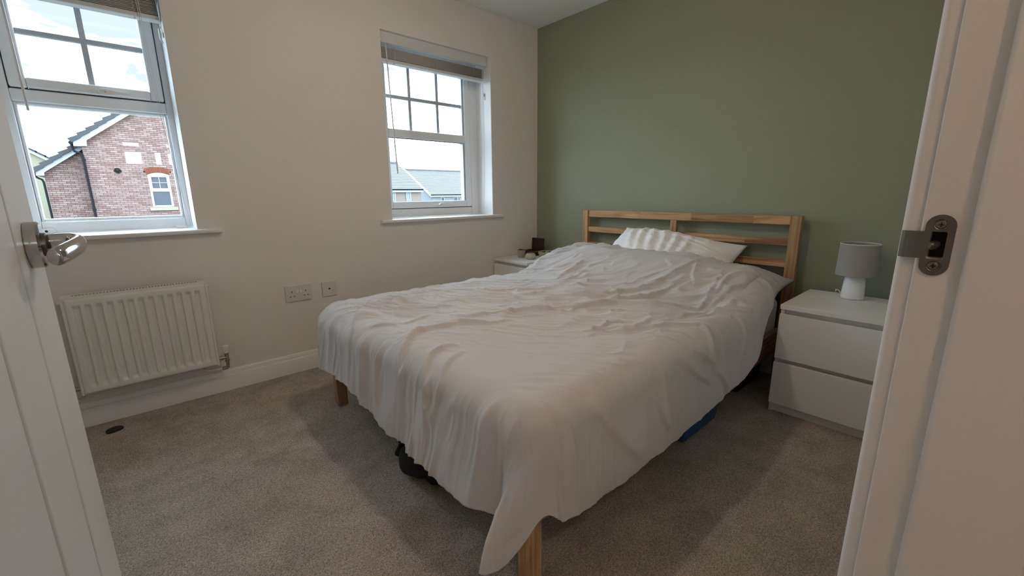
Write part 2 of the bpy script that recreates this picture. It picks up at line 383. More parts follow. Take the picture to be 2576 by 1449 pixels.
# window 1 : top hung sash with 2 x 2 panes over one fixed pane
w1 = thing('window_1', (-2.8, FY, .908), 'white framed window above the radiator looking onto the brick house', 'window', kind='structure')
mb = MB(); bars(mb, W1[0], W1[1], .908, 2.097, (.036, .030, .055, .05), FY, FY+.06); mb.box(W1[0]+.036, W1[1]-.030, FY, FY+.06, 1.492, 1.545)
mb.build('frame', UPVC, w1, bevel=.006)
mb = MB(); bars(mb, W1[0]+.038, W1[1]-.032, .965, 1.492, (.010, .010, .012, .012), FY+.012, FY+.055); mb.build('glazing_bead', UPVC, w1, bevel=.004)
mb = MB(); bars(mb, W1[0]+.040, W1[1]-.034, 1.550, 2.047, (.054, .052, .044, .05), FY-.010, FY+.05); sash = mb.build('sash', UPVC, w1, bevel=.007)
mb = MB(); bars(mb, W1[0]+.036, W1[1]-.030, 1.545, 2.05, (.004, .004, .004, .003), FY+.004, FY+.05); mb.build('gasket', GASKET, w1)
sx0, sx1, sz0, sz1 = W1[0]+.094, W1[1]-.086, 1.594, 1.997
MB().box(sx0-.01, sx1+.01, FY+.022, FY+.026, sz0-.01, sz1+.01).build('pane', GLASS, w1)
MB().box(W1[0]+.046, W1[1]-.04, FY+.028, FY+.032, .975, 1.482).build('pane', GLASS, w1)
cxm = -2.792
MB().box(cxm-.0115, cxm+.0115, FY+.013, FY+.035, sz0, sz1).build('glazing_bar', BEAD, w1, bevel=.003)
MB().box(sx0, sx1, FY+.012, FY+.034, 1.786-.0115, 1.786+.0115).build('glazing_bar', BEAD, w1, bevel=.003)
win_handle(w1, -2.755, 1.563, FY-.010)
# window 2 : one tall sash with 3 x 2 small panes over a big pane
w2 = thing('window_2', (-.96, FY, .908), 'white framed window nearer the bed with six small panes above', 'window', kind='structure')
mb = MB(); bars(mb, W2[0], W2[1], .908, 2.097, (.05, .072, .062, .05), FY, FY+.06); mb.build('frame', UPVC, w2, bevel=.006)
mb = MB(); bars(mb, W2[0]+.054, W2[1]-.077, .974, 2.043, (.054, .054, .050, .05), FY-.010, FY+.05); mb.box(W2[0]+.1, W2[1]-.125, FY-.008, FY+.05, 1.474, 1.533)
mb.build('sash', UPVC, w2, bevel=.007)
mb = MB(); bars(mb, W2[0]+.05, W2[1]-.072, .969, 2.047, (.005, .005, .005, .004), FY+.004, FY+.05); mb.build('gasket', GASKET, w2)
px0, px1 = W2[0]+.108, W2[1]-.131
mb = MB(); bars(mb, px0, px1, 1.024, 1.474, (.0, .016, .0, .0), FY+.0, FY+.045); mb.box(px1-.016, px1, FY, FY+.045, 1.533, 1.993); mb.build('glazing_bead', BEAD, w2, bevel=.002)
MB().box(px0-.01, px1+.01, FY+.026, FY+.030, 1.014, 1.484).build('pane', GLASS, w2)
MB().box(px0-.01, px1+.01, FY+.026, FY+.030, 1.523, 2.003).build('pane', GLASS, w2)
for xb in (-1.106, -.872): MB().box(xb-.0115, xb+.0115, FY+.017, FY+.039, 1.533, 1.993).build('glazing_bar', BEAD, w2, bevel=.003)
MB().box(px0, px1, FY+.016, FY+.038, 1.752-.0115, 1.752+.0115).build('glazing_bar', BEAD, w2, bevel=.003)
win_handle(w2, -.905, .995, FY-.010, .13)

# small window added behind the viewer, shaped for its reflection in the bedroom glass
w3 = thing('added_window', (-2.33, HY-.05, hz0_), 'small high hallway window added for its reflection in the bedroom glass', 'window', kind='structure')
fy0, fy1 = HY-.075, HY-.03
mb = MB(); bars(mb, hx0, hx1, hz0_, hz1_, (.037, .037, .040, .055), fy0, fy1)
mb.box(hx0+.037, hx1-.037, fy0, fy1, 1.635, 1.705).box(-2.312, -2.238, fy0, fy1, 1.49, 1.745).box(-2.505, -2.372, fy0, fy1, 1.49, 1.635).box(-2.51, -2.312, fy0, fy1, 1.705, 1.745)  # widest upright stands in for the viewer's head in the reflection
mb.build('frame', UPVC, w3, bevel=.004)
MB().box(hx0+.03, hx1-.03, HY-.054, HY-.050, 1.48, 1.755).build('pane', GLASS, w3)

# ------------------------------------------------------------------ venetian blinds
def blind(x0, x1, zb, wand, wand_len, cords, label, pel_z=2.093, stack=.072, wand_dx=.0):
    t = thing('venetian_blind', ((x0+x1)/2, .09, zb), label, 'blind', 'raised venetian blinds')
    MB().box(x0-.004, x1+.006, .022, .036, pel_z-.066, pel_z).build('pelmet', RAILW, t, bevel=.003)
    MB().box(x0+.003, x1-.003, .045, .10, pel_z-.05, pel_z-.003).build('head_rail', RAILW, t, bevel=.002)
    n = 15; z0 = zb+.026
    for k in range(n):
        z = z0+stack*k/(n-1); jx = random.uniform(-.003, .003); tl = random.uniform(-.0012, .0012)
        mbs = MB(); ys = np.linspace(.044, .094, 6); P = np.zeros((6, 2, 3))
        for i, y in enumerate(ys):
            zz = z+.0016*math.sin(math.pi*i/5)+tl*(i/5-.5)
            P[i, 0] = (x0+.004+jx, y, zz); P[i, 1] = (x1-.004+jx, y, zz)
        mbs.grid(P); so = mbs.build('slat', SLAT, t); md = so.modifiers.new('thick', 'SOLIDIFY'); md.thickness = .0026
    MB().box(x0+.002, x1-.002, .042, .096, zb, zb+.020).build('bottom_rail', RAILW, t, bevel=.004)
    L = x1-x0
    for fx in (.12, .5, .88) if L > .7 else (.16, .84):
        xc = x0+fx*L; lad = []
        for k in range(24): lad.append((xc+.004*math.sin(k*2.1), .041-.0025*abs(math.sin(k*1.7)), zb+.02+(pel_z-.05-zb-.02)*k/23))
        MB().tube(lad, .0011, 5).build('ladder_cord', CORD, t)
        MB().lathe((xc, .058, zb), [(.006, 0), (.006, -.003), (.003, -.004)], 14).build('cord_plug', PLASTIC, t)
        MB().lathe((xc, .058, zb-.004), [(.0025, 0), (.002, -.0006)], 10).build('plug_hole', DARK, t)
    wx, wz = wand
    MB().tube([(wx, .037, wz+.02), (wx, .0368, wz), (wx+wand_dx*.5, .0355, wz-wand_len*.5), (wx+wand_dx, .034, wz-wand_len)], [.003, .0046, .0046, .0046], 8).build('tilt_wand', RAILW, t)
    for c in cords: MB().cord(c, .0011, 6).build('pull_cord', CORD, t)
    return t
def toggle(t, p):
    x, y, z = p
    MB().prism([(x-.022, z), (x+.022, z), (x+.024, z+.007), (x+.021, z+.014), (x+.012, z+.011), (x-.012, z+.011), (x-.021, z+.014), (x-.024, z+.007)], 'Y', y-.006, y+.006).build('cord_joiner', PLASTIC, t, bevel=.003)
def sag(a, b, d, n=14):
    a, b = Vector(a), Vector(b); return [tuple(a.lerp(b, k/n)+Vector((0, 0, -d*math.sin(math.pi*k/n)))) for k in range(n+1)]
c1 = [[(-2.585, .036, 2.03), (-2.582, .036, 1.93), (-2.575, .030, 1.6), (-2.548, .040, 1.22), (-2.530, .06, 1.04), (-2.514, .10, .955), (-2.512, .13, .918), (-2.53, .145, .914)],
      [(-2.578, .036, 2.03), (-2.575, .036, 1.93), (-2.567, .030, 1.6), (-2.540, .038, 1.20), (-2.526, .055, 1.01), (-2.508, .10, .94), (-2.508, .135, .915), (-2.53, .150, .914)],
      [(-2.515, .02, 2.05), (-2.510, .028, 1.93), (-2.505, .03, 1.86), (-2.503, .05, 1.845)]]
b1 = blind(W1[0]+.006, W1[1]-.006, 1.892, (-3.010, 2.02), .585, c1, 'white venetian blind raised high above the radiator window', stack=.085, wand_dx=.004)
toggle(b1, (-2.552, .150, .909))
c2 = [[(-.566, .036, 2.03), (-.566, .036, 1.9), (-.562, .036, 1.4), (-.560, .05, 1.08), (-.548, .07, 1.0), (-.541, .11, .94), (-.56, .15, .915), (-.585, .155, .914)],
      [(-.560, .036, 2.03), (-.560, .036, 1.9), (-.556, .036, 1.4), (-.553, .06, 1.03), (-.538, .09, .95), (-.55, .15, .912), (-.585, .158, .913)]]
b2 = blind(W2[0]+.016, W2[1]-.030, 1.921, (-1.352, 2.015), .80, c2, 'white venetian blind raised high in the six-pane window', stack=.060, wand_dx=.026)
toggle(b2, (-.600, .152, .909))
def cleat(x, y, z, label):
    t = thing('cord_cleat', (x, y, z), label, 'cleat', 'cord cleats on the window reveals')
    MB().box(x-.004, x, y-.006, y+.006, z-.012, z+.012).build('cleat_base', PLASTIC, t, bevel=.002)
    MB().tube([(x-.006, y+.010, z+.038), (x-.014, y+.003, z+.022), (x-.012, y, z), (x-.014, y-.003, z-.022), (x-.006, y-.010, z-.038)], [.003, .0045, .006, .0045, .003], 8).build('cleat_horn', PLASTIC, t)
cleat(W1[1]-.003, .045, 1.832, 'small clear cord cleat on the reveal of the radiator window')
cleat(W2[1]-.003, .078, 1.834, 'small clear cord cleat on the reveal near the bed corner')
def bracket(x, y, z, label):
    t = thing('hold_down_bracket', (x, y, z), label, 'bracket', 'blind brackets on the sills')
    n = 14; MB().prism([(x+.024*math.cos(a)*(1 if math.cos(a) < 0 else 1.15), z+.013+.013*math.sin(a)) for a in np.linspace(0, 2*math.pi, n, endpoint=False)], 'Y', y-.010, y).build('bracket_body', PLASTIC, t, bevel=.003)
    MB().lathe((x-.005, y-.0102, z+.012), [(.0055, 0), (.0055, -.0006)], 16, 'Y').build('bracket_hole', DARK, t)
bracket(-3.048, FY-.001, .9095, 'oval white bracket with dark hole on the radiator window sill')
bracket(-1.318, FY-.001, .9095, 'oval white bracket at the left of the six-pane window sill')

# ------------------------------------------------------------------ door frame, door
tf = thing('trim_3', ((DX0+DX1)/2, NY0, 0), 'white painted door lining with a metal strike plate', 'door frame', kind='structure')
PY, PZ = -2.7183, 1.0150           # strike plate centre
mb = MB()
hy0, hy1, hz0, hz1 = PY-.0060, PY+.0070, PZ-.0145, PZ+.0145
ys_ = [NY1, hy0, hy1, NY0]; zs_ = [0, hz0, hz1, DZ]; xa_, xh_, xb_ = DX1, DX1+.022, DX1+.03
V = [(xa_, y, z) for y in ys_ for z in zs_] + [(xb_, y, z) for y in (NY1, NY0) for z in (0, DZ)] + [(xh_, y, z) for y in (hy0, hy1) for z in (hz0, hz1)]
Fc = [(i*4+j, (i+1)*4+j, (i+1)*4+j+1, i*4+j+1) for i in range(3) for j in range(3) if (i, j) != (1, 1)]
Fc += [(16, 18, 19, 17), (0, 1, 2, 3, 17, 16), (12, 13, 14, 15, 19, 18), (0, 4, 8, 12, 18, 16), (3, 7, 11, 15, 19, 17)]
Fc += [(5, 6, 21, 20), (9, 10, 23, 22), (5, 9, 22, 20), (6, 10, 23, 21), (20, 21, 23, 22)]
mb.add(V, Fc)
mb.build('lining_jamb', GLOSSW, tf, bevel=.0020, seg=3)
MB().box(DX0-.03, DX0, NY1, NY0, 0, DZ).build('lining_jamb', GLOSSW, tf, bevel=.0012)
MB().box(DX0-.03, DX1+.03, NY1, NY0, DZ, DZ+.03).build('lining_head', GLOSSW, tf, bevel=.0012)
MB().box(DX1-.012, DX1, NY1, -2.7405, 0, DZ).build('door_stop', GLOSSW, tf, bevel=.0040, seg=4)
MB().box(DX0, DX0+.012, NY1, -2.7405, 0, DZ).build('door_stop', GLOSSW, tf, bevel=.0022)
MB().box(DX0+.012, DX1-.012, NY1, -2.7405, DZ-.012, DZ).build('door_stop', GLOSSW, tf, bevel=.0022)
def arch(xa, sgn, y, ys):
    """architrave leg; profile thickens away from the opening"""
    pr = [(xa, y), (xa, y+ys*.0085)] + [(xa+sgn*.008*(1-math.cos(R(q))), y+ys*(.0085+.008*math.sin(R(q)))) for q in (18, 36, 54, 72, 90)] + [(xa+sgn*.03, y+ys*.0175), (xa+sgn*.055, y+ys*.014), (xa+sgn*.06, y+ys*.010), (xa+sgn*.06, y)]
    MB().prism(pr, 'Z', 0, DZ+.06).build('architrave', GLOSSW, tf)
arch(DX1+.005, 1, NY0, 1); arch(DX0-.005, -1, NY0, 1); arch(DX1+.008, 1, NY1, -1); arch(DX0-.008, -1, NY1, -1)
MB().box(DX0-.065, DX1+.065, NY0, NY0+.0165, DZ+.005, DZ+.065).build('architrave', GLOSSW, tf, bevel=.002)
# strike plate: rounded plate with a square opening and a bent lip
pt = .0022; mb = MB(); rw = .0118; hh = .0325
xs0, xs1 = DX1-pt, DX1
def pill(z_from, z_to, up):
    a = np.linspace(0, math.pi, 13); s_ = 1 if up else -1; zc = PZ+s_*(hh-rw)
    return [(PY+rw*math.cos(t), zc+s_*rw*math.sin(t)) for t in a] + [(PY-rw, PZ+s_*.0145), (PY+rw, PZ+s_*.0145)]
mb.prism(pill(0, 0, True), 'X', xs0, xs1); mb.prism(pill(0, 0, False), 'X', xs0, xs1)
mb.box(xs0, xs1, PY-rw, hy0, PZ-.0145, PZ+.0145); mb.box(xs0, xs1, hy1, PY+rw, PZ-.0145, PZ+.0145)
lp = [(PY+rw, 0), (PY+rw+.006, 0), (PY+rw+.011, .0006), (PY+rw+.0155, .0024), (PY+rw+.0185, .0046)]
for (ya, da), (yb, db) in zip(lp[:-1], lp[1:]):
    mb.add([(xs0+da, ya, PZ-.0145), (xs0+db, yb, PZ-.0145), (xs0+db, yb, PZ+.0145), (xs0+da, ya, PZ+.0145), (xs1+da, ya, PZ-.0145), (xs1+db, yb, PZ-.0145), (xs1+db, yb, PZ+.0145), (xs1+da, ya, PZ+.0145)],
           [(0,1,2,3), (4,7,6,5), (0,4,5,1), (3,2,6,7), (0,3,7,4), (1,5,6,2)])
sp = mb.build('strike_plate', STEEL, tf, smooth=30)
sp['label'] = 'worn steel strike plate with two screws'
MB().box(DX1+.0205, DX1+.022, hy0, hy1, hz0, hz1).build('latch_recess', DARK, sp)  # near-black plate paints in the shade at the bottom of the latch hole
MB().tube([(xs0, hy1, PZ), (xs0+.002, hy1-.002, PZ), (xs0+.010, hy1-.005, PZ)], [.004, .0052, .0045], 10).build('latch_tab', STEEL, sp)
for s_ in (1, -1):
    zc = PZ+s_*(hh-.0105)
    sc_ = MB().lathe((xs0, PY, zc), [(.0062, 0), (.0056, -.0009), (.0046, -.0004), (.0040, -.0011), (.0036, -.0013)], 24, 'X').build('screw', STEEL, sp)
    cr = MB().box(xs0-.0019, xs0-.0012, PY-.0022, PY+.0022, zc-.0006, zc+.0006).box(xs0-.0019, xs0-.0012, PY-.0006, PY+.0006, zc-.0022, zc+.0022)
    cr.build('screw_slot', DARK, sp)
# door leaf, opened square into the room
DLX0, DLX1 = DX0+.001, DX0+.036       # hall face = DLX1
dr = thing('door_1', (DLX1, NY0, .008), 'white grooved plank door standing open into the room', 'door', kind='structure')
pw = .762/5
for k in range(5):
    y0 = NY0+k*pw
    MB().box(DLX0+.004, DLX1, y0+(.0030 if k else 0), y0+pw-(.0030 if k < 4 else 0), .010, 1.982).build('plank', GLOSSW, dr, bevel=.004, seg=2)
MB().box(DLX0, DLX1-.010, NY0+.001, NY0+.761, .011, 1.981).build('core', GLOSSW, dr)
RY, RZ = NY0+.762-.085, 1.0205
hd = MB().lathe((DLX1, RY, RZ), [(.0255, 0), (.0265, .0010), (.0265, .0105), (.0245, .0125), (.018, .0130)], 48, 'X').build('door_handle', CHROME, dr)
hd['label'] = 'polished chrome lever handle on a round rose'
MB().lathe((DLX1+.0128, RY, RZ), [(.0135, 0), (.0135, .0026), (.0115, .0030)], 36, 'X').build('collar', STEEL, hd)
lv = MB()
path = [(DLX1+.012, RY, RZ+.003), (DLX1+.024, RY, RZ+.003), (DLX1+.034, RY-.001, RZ+.003), (DLX1+.0405, RY-.007, RZ+.002), (DLX1+.0425, RY-.018, RZ), (DLX1+.0405, RY-.032, RZ-.002), (DLX1+.0365, RY-.050, RZ-.004), (DLX1+.0315, RY-.068, RZ-.006), (DLX1+.0275, RY-.082, RZ-.0075), (DLX1+.0262, RY-.0865, RZ-.008)]
rad = [(.0090, .0090), (.0090, .0090), (.0090, .0092), (.0085, .0096), (.0075, .0102), (.0072, .0104), (.0074, .0104), (.0078, .0102), (.0078, .0100), (.0052, .0072)]
rings = []; n = 24
for i, p in enumerate(path):
    p = Vector(p); d = (Vector(path[min(i+1, len(path)-1)])-Vector(path[max(i-1, 0)])).normalized()
    a = Vector((-d.y, d.x, 0)).normalized(); b = Vector((0, 0, 1)); ra, rb = rad[i]
    rings.append([p+a*ra*math.cos(2*math.pi*k/n)+b*rb*math.sin(2*math.pi*k/n) for k in range(n)])
vs = [v for q in rings for v in q]; fs = [(i*n+k, i*n+(k+1) % n, (i+1)*n+(k+1) % n, (i+1)*n+k) for i in range(len(path)-1) for k in range(n)]
fs += [tuple(range(n-1, -1, -1)), tuple((len(path)-1)*n+k for k in range(n))]
lo = lv.add(vs, fs).build('lever', CHROME, hd, smooth=180); md = lo.modifiers.new('sub', 'SUBSURF'); md.levels = 2; md.render_levels = 2
for zh in (.20, .99, 1.78):
    MB().tube([(DX0, NY0+.004, zh-.05), (DX0, NY0+.004, zh+.05)], .006, 12).build('hinge', STEEL, dr)

# ------------------------------------------------------------------ bed
BX0, BX1 = -2.09, -.028            # foot, head
BYF, BYN = -.586, -2.071           # far, near side
bed = thing('bed_frame', (-1.05, -1.33, 0), 'pine double bed frame with slatted headboard against the green wall', 'bed')
for ya, yb in ((BYF-.048, BYF), (BYN, BYN+.053)):
    MB().box(-.075, -.030, ya, yb, 0, .943).build('headboard_post', PINE_Z, bed, bevel=.003)
def rail(y0, y1, z0, z1, nm='headboard_rail'): MB().box(-.066, -.040, y0, y1, z0, z1).build(nm, PINE_Y, bed, bevel=.003)
yl, yr = BYF-.048, BYN+.053
rail(yr, yl, .892, .943)
for z0, z1 in ((.776, .816), (.657, .697), (.538, .578)):
    rail(-1.32, yl, z0, z1); rail(yr, -1.362, z0, z1)
MB().box(-.067, -.039, -1.362, -1.32, .30, .892).build('headboard_centre_post', PINE_Z, bed, bevel=.002)
for ya, yb in ((BYF-.050, BYF-.004), (BYN+.016, BYN+.062)):
    MB().box(BX0, BX0+.050, ya, yb, 0, .30).build('leg', PINE_Z, bed, bevel=.003)
for ya, yb in ((BYF-.045, BYF-.020), (BYN+.020, BYN+.045)):
    MB().box(BX0+.050, -.075, ya, yb, .19, .32).build('side_rail', PINE_X, bed, bevel=.003)
MB().box(BX0+.012, BX0+.037, BYN+.062, BYF-.050, .19, .31).build('foot_rail', PINE_Y, bed, bevel=.003)
MB().box(BX0+.04, -.07, -1.36, -1.30, .20, .24).build('mid_beam', PINE_X, bed, bevel=.003)
MB().box(-1.10, -1.05, -1.355, -1.305, 0, .20).build('leg', PINE_Z, bed, bevel=.003)
for k in range(15):
    xk = -2.0+k*.133; MB().box(xk, xk+.07, BYN+.046, BYF-.046, .255, .272).build('slat', PINE_Y, bed)
mt = MB().box(-2.030, -.085, -2.020, -.637, .2725, .495).build('mattress', MATT, origin=(-1.05, -1.33, .2725), bevel=.045, seg=5)
tag(mt, 'white mattress under the grey duvet', 'mattress')

# --- duvet
NU, NV = 680, 600
uu = np.linspace(0, 1, NU)[:, None]*np.ones((1, NV)); vv = np.ones((NU, 1))*np.linspace(0, 1, NV)[None, :]
EX, EYF, EYN = -2.042, -.668, -2.008         # where the cloth starts to fold over foot, far and near sides
# head edge (flat x) as a function of flat y, foot overhang as a function of y, near overhang as a function of x
hy = np.array([-2.42, -2.36, -2.22, -2.10, -1.95, -1.85, -1.60, -1.30, -1.05, -.90, -.75, -.60, -.30])
hx = np.array([-.72, -.70, -.56, -.46, -.41, -.375, -.36, -.345, -.33, -.24, -.15, -.11, -.11])
fyv = np.array([-2.42, -2.05, -1.95, -1.81, -1.65, -1.46, -1.30, -1.08, -.85, -.65, -.30]); fov = np.array([.400, .400, .385, .395, .385, .400, .385, .345, .345, .355, .33])
nxv = np.array([-2.5, -2.1, -1.95, -1.80, -1.50, -1.20, -1.0, -.8, -.6, -.4]); nov = np.array([.37, .365, .385, .395, .390, .375, .36, .345, .33, .32])
FAR = .34
yfl = EYF+FAR - vv*(EYF+FAR-(EYN-.385))
for _ in range(3):
    hxv = np.interp(yfl, hy, hx); fend = EX-np.interp(yfl, fyv, fov)
    xfl = hxv+(fend-hxv)*uu
    yfl = EYF+FAR - vv*(EYF+FAR-(EYN-np.interp(xfl, nxv, nov)))
a = np.maximum(0, EX-xfl); bn = np.maximum(0, EYN-yfl); bf = np.maximum(0, yfl-EYF); b = bn+bf
rho = np.hypot(a, b)+1e-9; th = np.arctan2(b, a)                  # 0 = foot side, pi/2 = long sides
xc, yc = np.maximum(xfl, EX), np.clip(yfl, EYN, EYF)
corner = np.sin(2*th)**2*(a > 0)*(b > 0)
nearc = (bn > 0)*(a > 0)
rr = rho*(1-.06*corner*(bf > 0)-nearc*(.12*np.exp(-((th-R(73))/R(12))**2)))
rr = np.where(nearc, -np.log(np.exp(-38*rr)+np.exp(-38*.430))/38, rr)
# top surface
top = .553 + .012*(vnoise(xc*2.2+3, yc*2.2, 1)-.5)*2 + .006*(vnoise(xc*5, yc*5, 2)-.5)
hump_y = sm(-2.12, -1.93, yc)*1.0*(1-.42*sm(-1.02, -.72, yc))
hump_y = hump_y*(1-.22*sm(-1.55, -1.95, yc))
hump = .165*sm(-.86, -.44, xc)*hump_y
far_h = .045*sm(-.55, -.10, xc)*sm(-1.05, -.7, yc)
top = top+hump+far_h
top -= .035*np.exp(-((np.hypot((xc+.82)/.16, (yc+1.93)/.10))**2))
r = .10
arc = math.pi*r/2
fl = np.where(bf > 0, -.10*sm(R(20), R(60), th)+.10*(1-sm(R(5), R(40), th)), .10-.025*sm(R(25), R(80), th))
thd = np.degrees(th)
lobe = np.where(thd < 36, np.exp(-((thd-36)/18)**2), np.exp(-((thd-36)/30)**2))*nearc          # hanging corner fold at the near foot corner
back = np.exp(-((thd-10)/12)**2)*nearc
lobe2 = np.exp(-((th-R(40))/R(20))**2)*(bf > 0)*(a > 0)
notch = np.exp(-((np.minimum(yfl, EYN)-EYN)/.03)**2)*np.exp(-(np.maximum(0, yfl-EYN)/.05)**2)*(a > 0)
over = np.maximum(0, rr-arc)
horiz = np.where(rr < arc, r*np.sin(np.minimum(rr, arc)/r), r+fl*over)
drop = np.where(rr < arc, r*(1-np.cos(np.minimum(rr, arc)/r)), r+np.sqrt(1-fl**2)*over)
phi = np.where(nearc, np.radians(np.interp(thd, [0, 30, 41, 50, 62, 76, 90], [0, 20, 29, 38, 52, 72, 90])), th)
phi = th+(phi-th)*sm(-.02, .16, rr-arc)
nx_, ny_ = -np.cos(phi)*(rho > 1e-6), np.where(bf > 0, 1, -1)*np.sin(phi)*(b > 0)
px = xc+nx_*horiz; py = yc+ny_*horiz; pz = top-drop
hang = sm(0, .30, over)
px += (-.110*lobe+.025*back)*hang; py += (-.004*lobe)*hang
px += .012*lobe2*hang
px += .03*notch*hang
side_b = np.exp(-((xfl+1.6)/.5)**2)*(bn > 0)*(a <= 0)
py -= .012*side_b*np.sin(np.pi*np.clip(over/.25, 0, 1))
# the hem gathers back under a little
hemc = sm(.22, .33, over)*(1-lobe)
tk_ = .018+.045*(bf > 0)*sm(R(5), R(40), th)
px -= nx_*tk_*hemc; py -= ny_*tk_*hemc
# tuck of the far head end against the headboard, never through it
px = np.minimum(px, -.085)
P = np.stack([px, py, pz], -1)
def normals(P):
    du = np.gradient(P, axis=0); dv = np.gradient(P, axis=1); n = np.cross(du, dv)
    n /= np.linalg.norm(n, axis=-1, keepdims=True)+1e-12
    return n
N = normals(P)
if N[NU//2, NV//2, 2] < 0: N = -N
disp = np.zeros_like(px)
def fold(pts, amp, wd, asym=.0, ext=.06):
    global disp
    d, s, t = polydist(xfl, yfl, pts)
    env = np.sin(np.pi*t)**.6
    wob = .75+.5*vnoise(xfl*14+amp*999, yfl*14, 5)
    s = s*(1 if asym >= 0 else -1)
    g = np.where(s > 0, np.exp(-(d/(2.3*wd))**1.5), 1.30*np.exp(-(d/(1.0*wd))**2)-.30*np.exp(-(d/(2.6*wd))**2))
    disp += amp*env*wob*g
FOLDS = [
 ([(-2.30,-1.16),(-2.141,-1.070),(-2.057,-0.952),(-1.962,-0.882),(-1.803,-0.870),(-1.659,-0.890),(-1.58,-.93)], .016, .020, -.5),
 ([(-1.786,-1.229),(-1.740,-1.318),(-1.620,-1.357),(-1.485,-1.389),(-1.418,-1.454),(-1.226,-1.535),(-1.065,-1.653)], .015, .018, .4),
 ([(-1.875,-1.261),(-1.814,-1.372),(-1.739,-1.457),(-1.619,-1.490)], .009, .014, .3),
 ([(-2.26,-1.50),(-2.096,-1.428),(-2.018,-1.355),(-1.928,-1.347),(-1.817,-1.376),(-1.736,-1.453)], .015, .017, .4),
 ([(-2.2,-1.66),(-2.138,-1.615),(-2.082,-1.570),(-1.994,-1.544),(-1.950,-1.565)], .010, .013, .3),
 ([(-2.18,-1.72),(-2.100,-1.682),(-2.035,-1.647),(-1.972,-1.620)], .009, .012, .3),
 ([(-2.014,-1.216),(-1.899,-1.190),(-1.834,-1.195)], .008, .012, .3),
 ([(-1.237,-1.178),(-1.154,-1.390),(-1.067,-1.495),(-0.957,-1.580)], .013, .017, .4),
 ([(-2.072,-1.949),(-1.913,-1.933),(-1.820,-1.932),(-1.643,-1.929),(-1.477,-1.970)], .005, .05, .5),
 ([(-1.586,-1.690),(-1.522,-1.774),(-1.403,-1.814),(-1.302,-1.859)], .009, .013, .3),
 ([(-1.574,-1.815),(-1.451,-1.817),(-1.350,-1.889)], .008, .012, .3),
 ([(-1.083,-1.25),(-1.083,-1.434),(-1.04,-1.50),(-0.898,-1.530),(-0.749,-1.608),(-0.58,-1.683),(-0.46,-1.72)], .019, .020, .4),
 ([(-1.165,-1.462),(-1.072,-1.607),(-0.865,-1.677),(-0.612,-1.724)], .016, .018, .4),
 ([(-1.20,-1.42),(-1.170,-1.540),(-1.047,-1.624),(-0.988,-1.749),(-0.908,-1.827),(-0.837,-1.896),(-0.663,-1.887),(-0.484,-1.868)], .014, .015, .4),
 ([(-0.833,-1.900),(-0.565,-1.925),(-0.446,-1.99)], .012, .014, .3),
 ([(-0.857,-1.917),(-0.636,-1.963),(-0.557,-2.039)], .012, .014, .3),
 ([(-1.039,-1.976),(-0.886,-1.986),(-0.705,-2.008),(-0.713,-2.094)], .012, .014, .3),
 ([(-1.139,-1.894),(-1.107,-1.937),(-1.009,-1.952),(-0.885,-1.958),(-0.817,-1.993)], .012, .011, .3),
 ([(-1.386,-1.881),(-1.282,-1.869),(-1.184,-1.865)], .011, .013, .3),
 ([(-1.432,-1.858),(-1.345,-1.855),(-1.227,-1.944),(-1.116,-2.038),(-1.137,-2.095),(-1.173,-2.164)], .013, .016, .4),
 ([(-1.189,-1.782),(-1.113,-1.881),(-1.031,-1.973)], .011, .012, .3),
 ([(-1.387,-1.506),(-1.220,-1.544),(-1.100,-1.628),(-1.039,-1.750)], .013, .014, .4),
 ([(-1.527,-1.789),(-1.444,-1.783),(-1.366,-1.766),(-1.257,-1.797)], .009, .012, .3),
 ([(-.86,-1.06),(-.78,-1.12),(-.70,-1.16)], .010, .012, .2), ([(-.80,-.98),(-.70,-1.03),(-.62,-1.06)], .010, .012, .2),
 ([(-.92,-1.0),(-.86,-1.13),(-.83,-1.25)], .011, .013, .2), ([(-.72,-.86),(-.66,-.98),(-.63,-1.10)], .010, .012, .2),
 ([(-.98,-1.08),(-.94,-1.2),(-.95,-1.32)], .012, .014, .2), ([(-.60,-1.25),(-.58,-1.34),(-.60,-1.46)], .006, .02, .2),
 ([(-.52,-1.55),(-.58,-1.62),(-.66,-1.66)], .008, .012, .2), ([(-.50,-1.72),(-.62,-1.76),(-.7,-1.82)], .010, .013, .2),
 # near side wall of the duvet (flat y runs past the fold)
 ([(-1.298,-2.10),(-1.185,-2.17),(-1.098,-2.22)], .012, .015, .3), ([(-1.437,-2.08),(-1.311,-2.19),(-1.163,-2.27)], .010, .016, .3),
 ([(-1.167,-2.20),(-1.054,-2.30),(-0.977,-2.37)], .010, .014, .3), ([(-1.60,-2.15),(-1.55,-2.27),(-1.50,-2.34)], .012, .012, .3),
 ([(-1.90,-2.10),(-1.78,-2.25),(-1.66,-2.36)], .012, .024, .3), ([(-2.02,-2.05),(-2.00,-2.2),(-2.0,-2.36)], .011, .020, .3), ([(-2.16,-2.10),(-2.22,-2.2),(-2.27,-2.30)], .008, .03, .2),
 ([(-.80,-2.05),(-.84,-2.2),(-.9,-2.30)], .007, .02, .2),
]
for pts, amp, wd, asy in FOLDS: fold(pts, amp*1.15, wd*.75, asy)
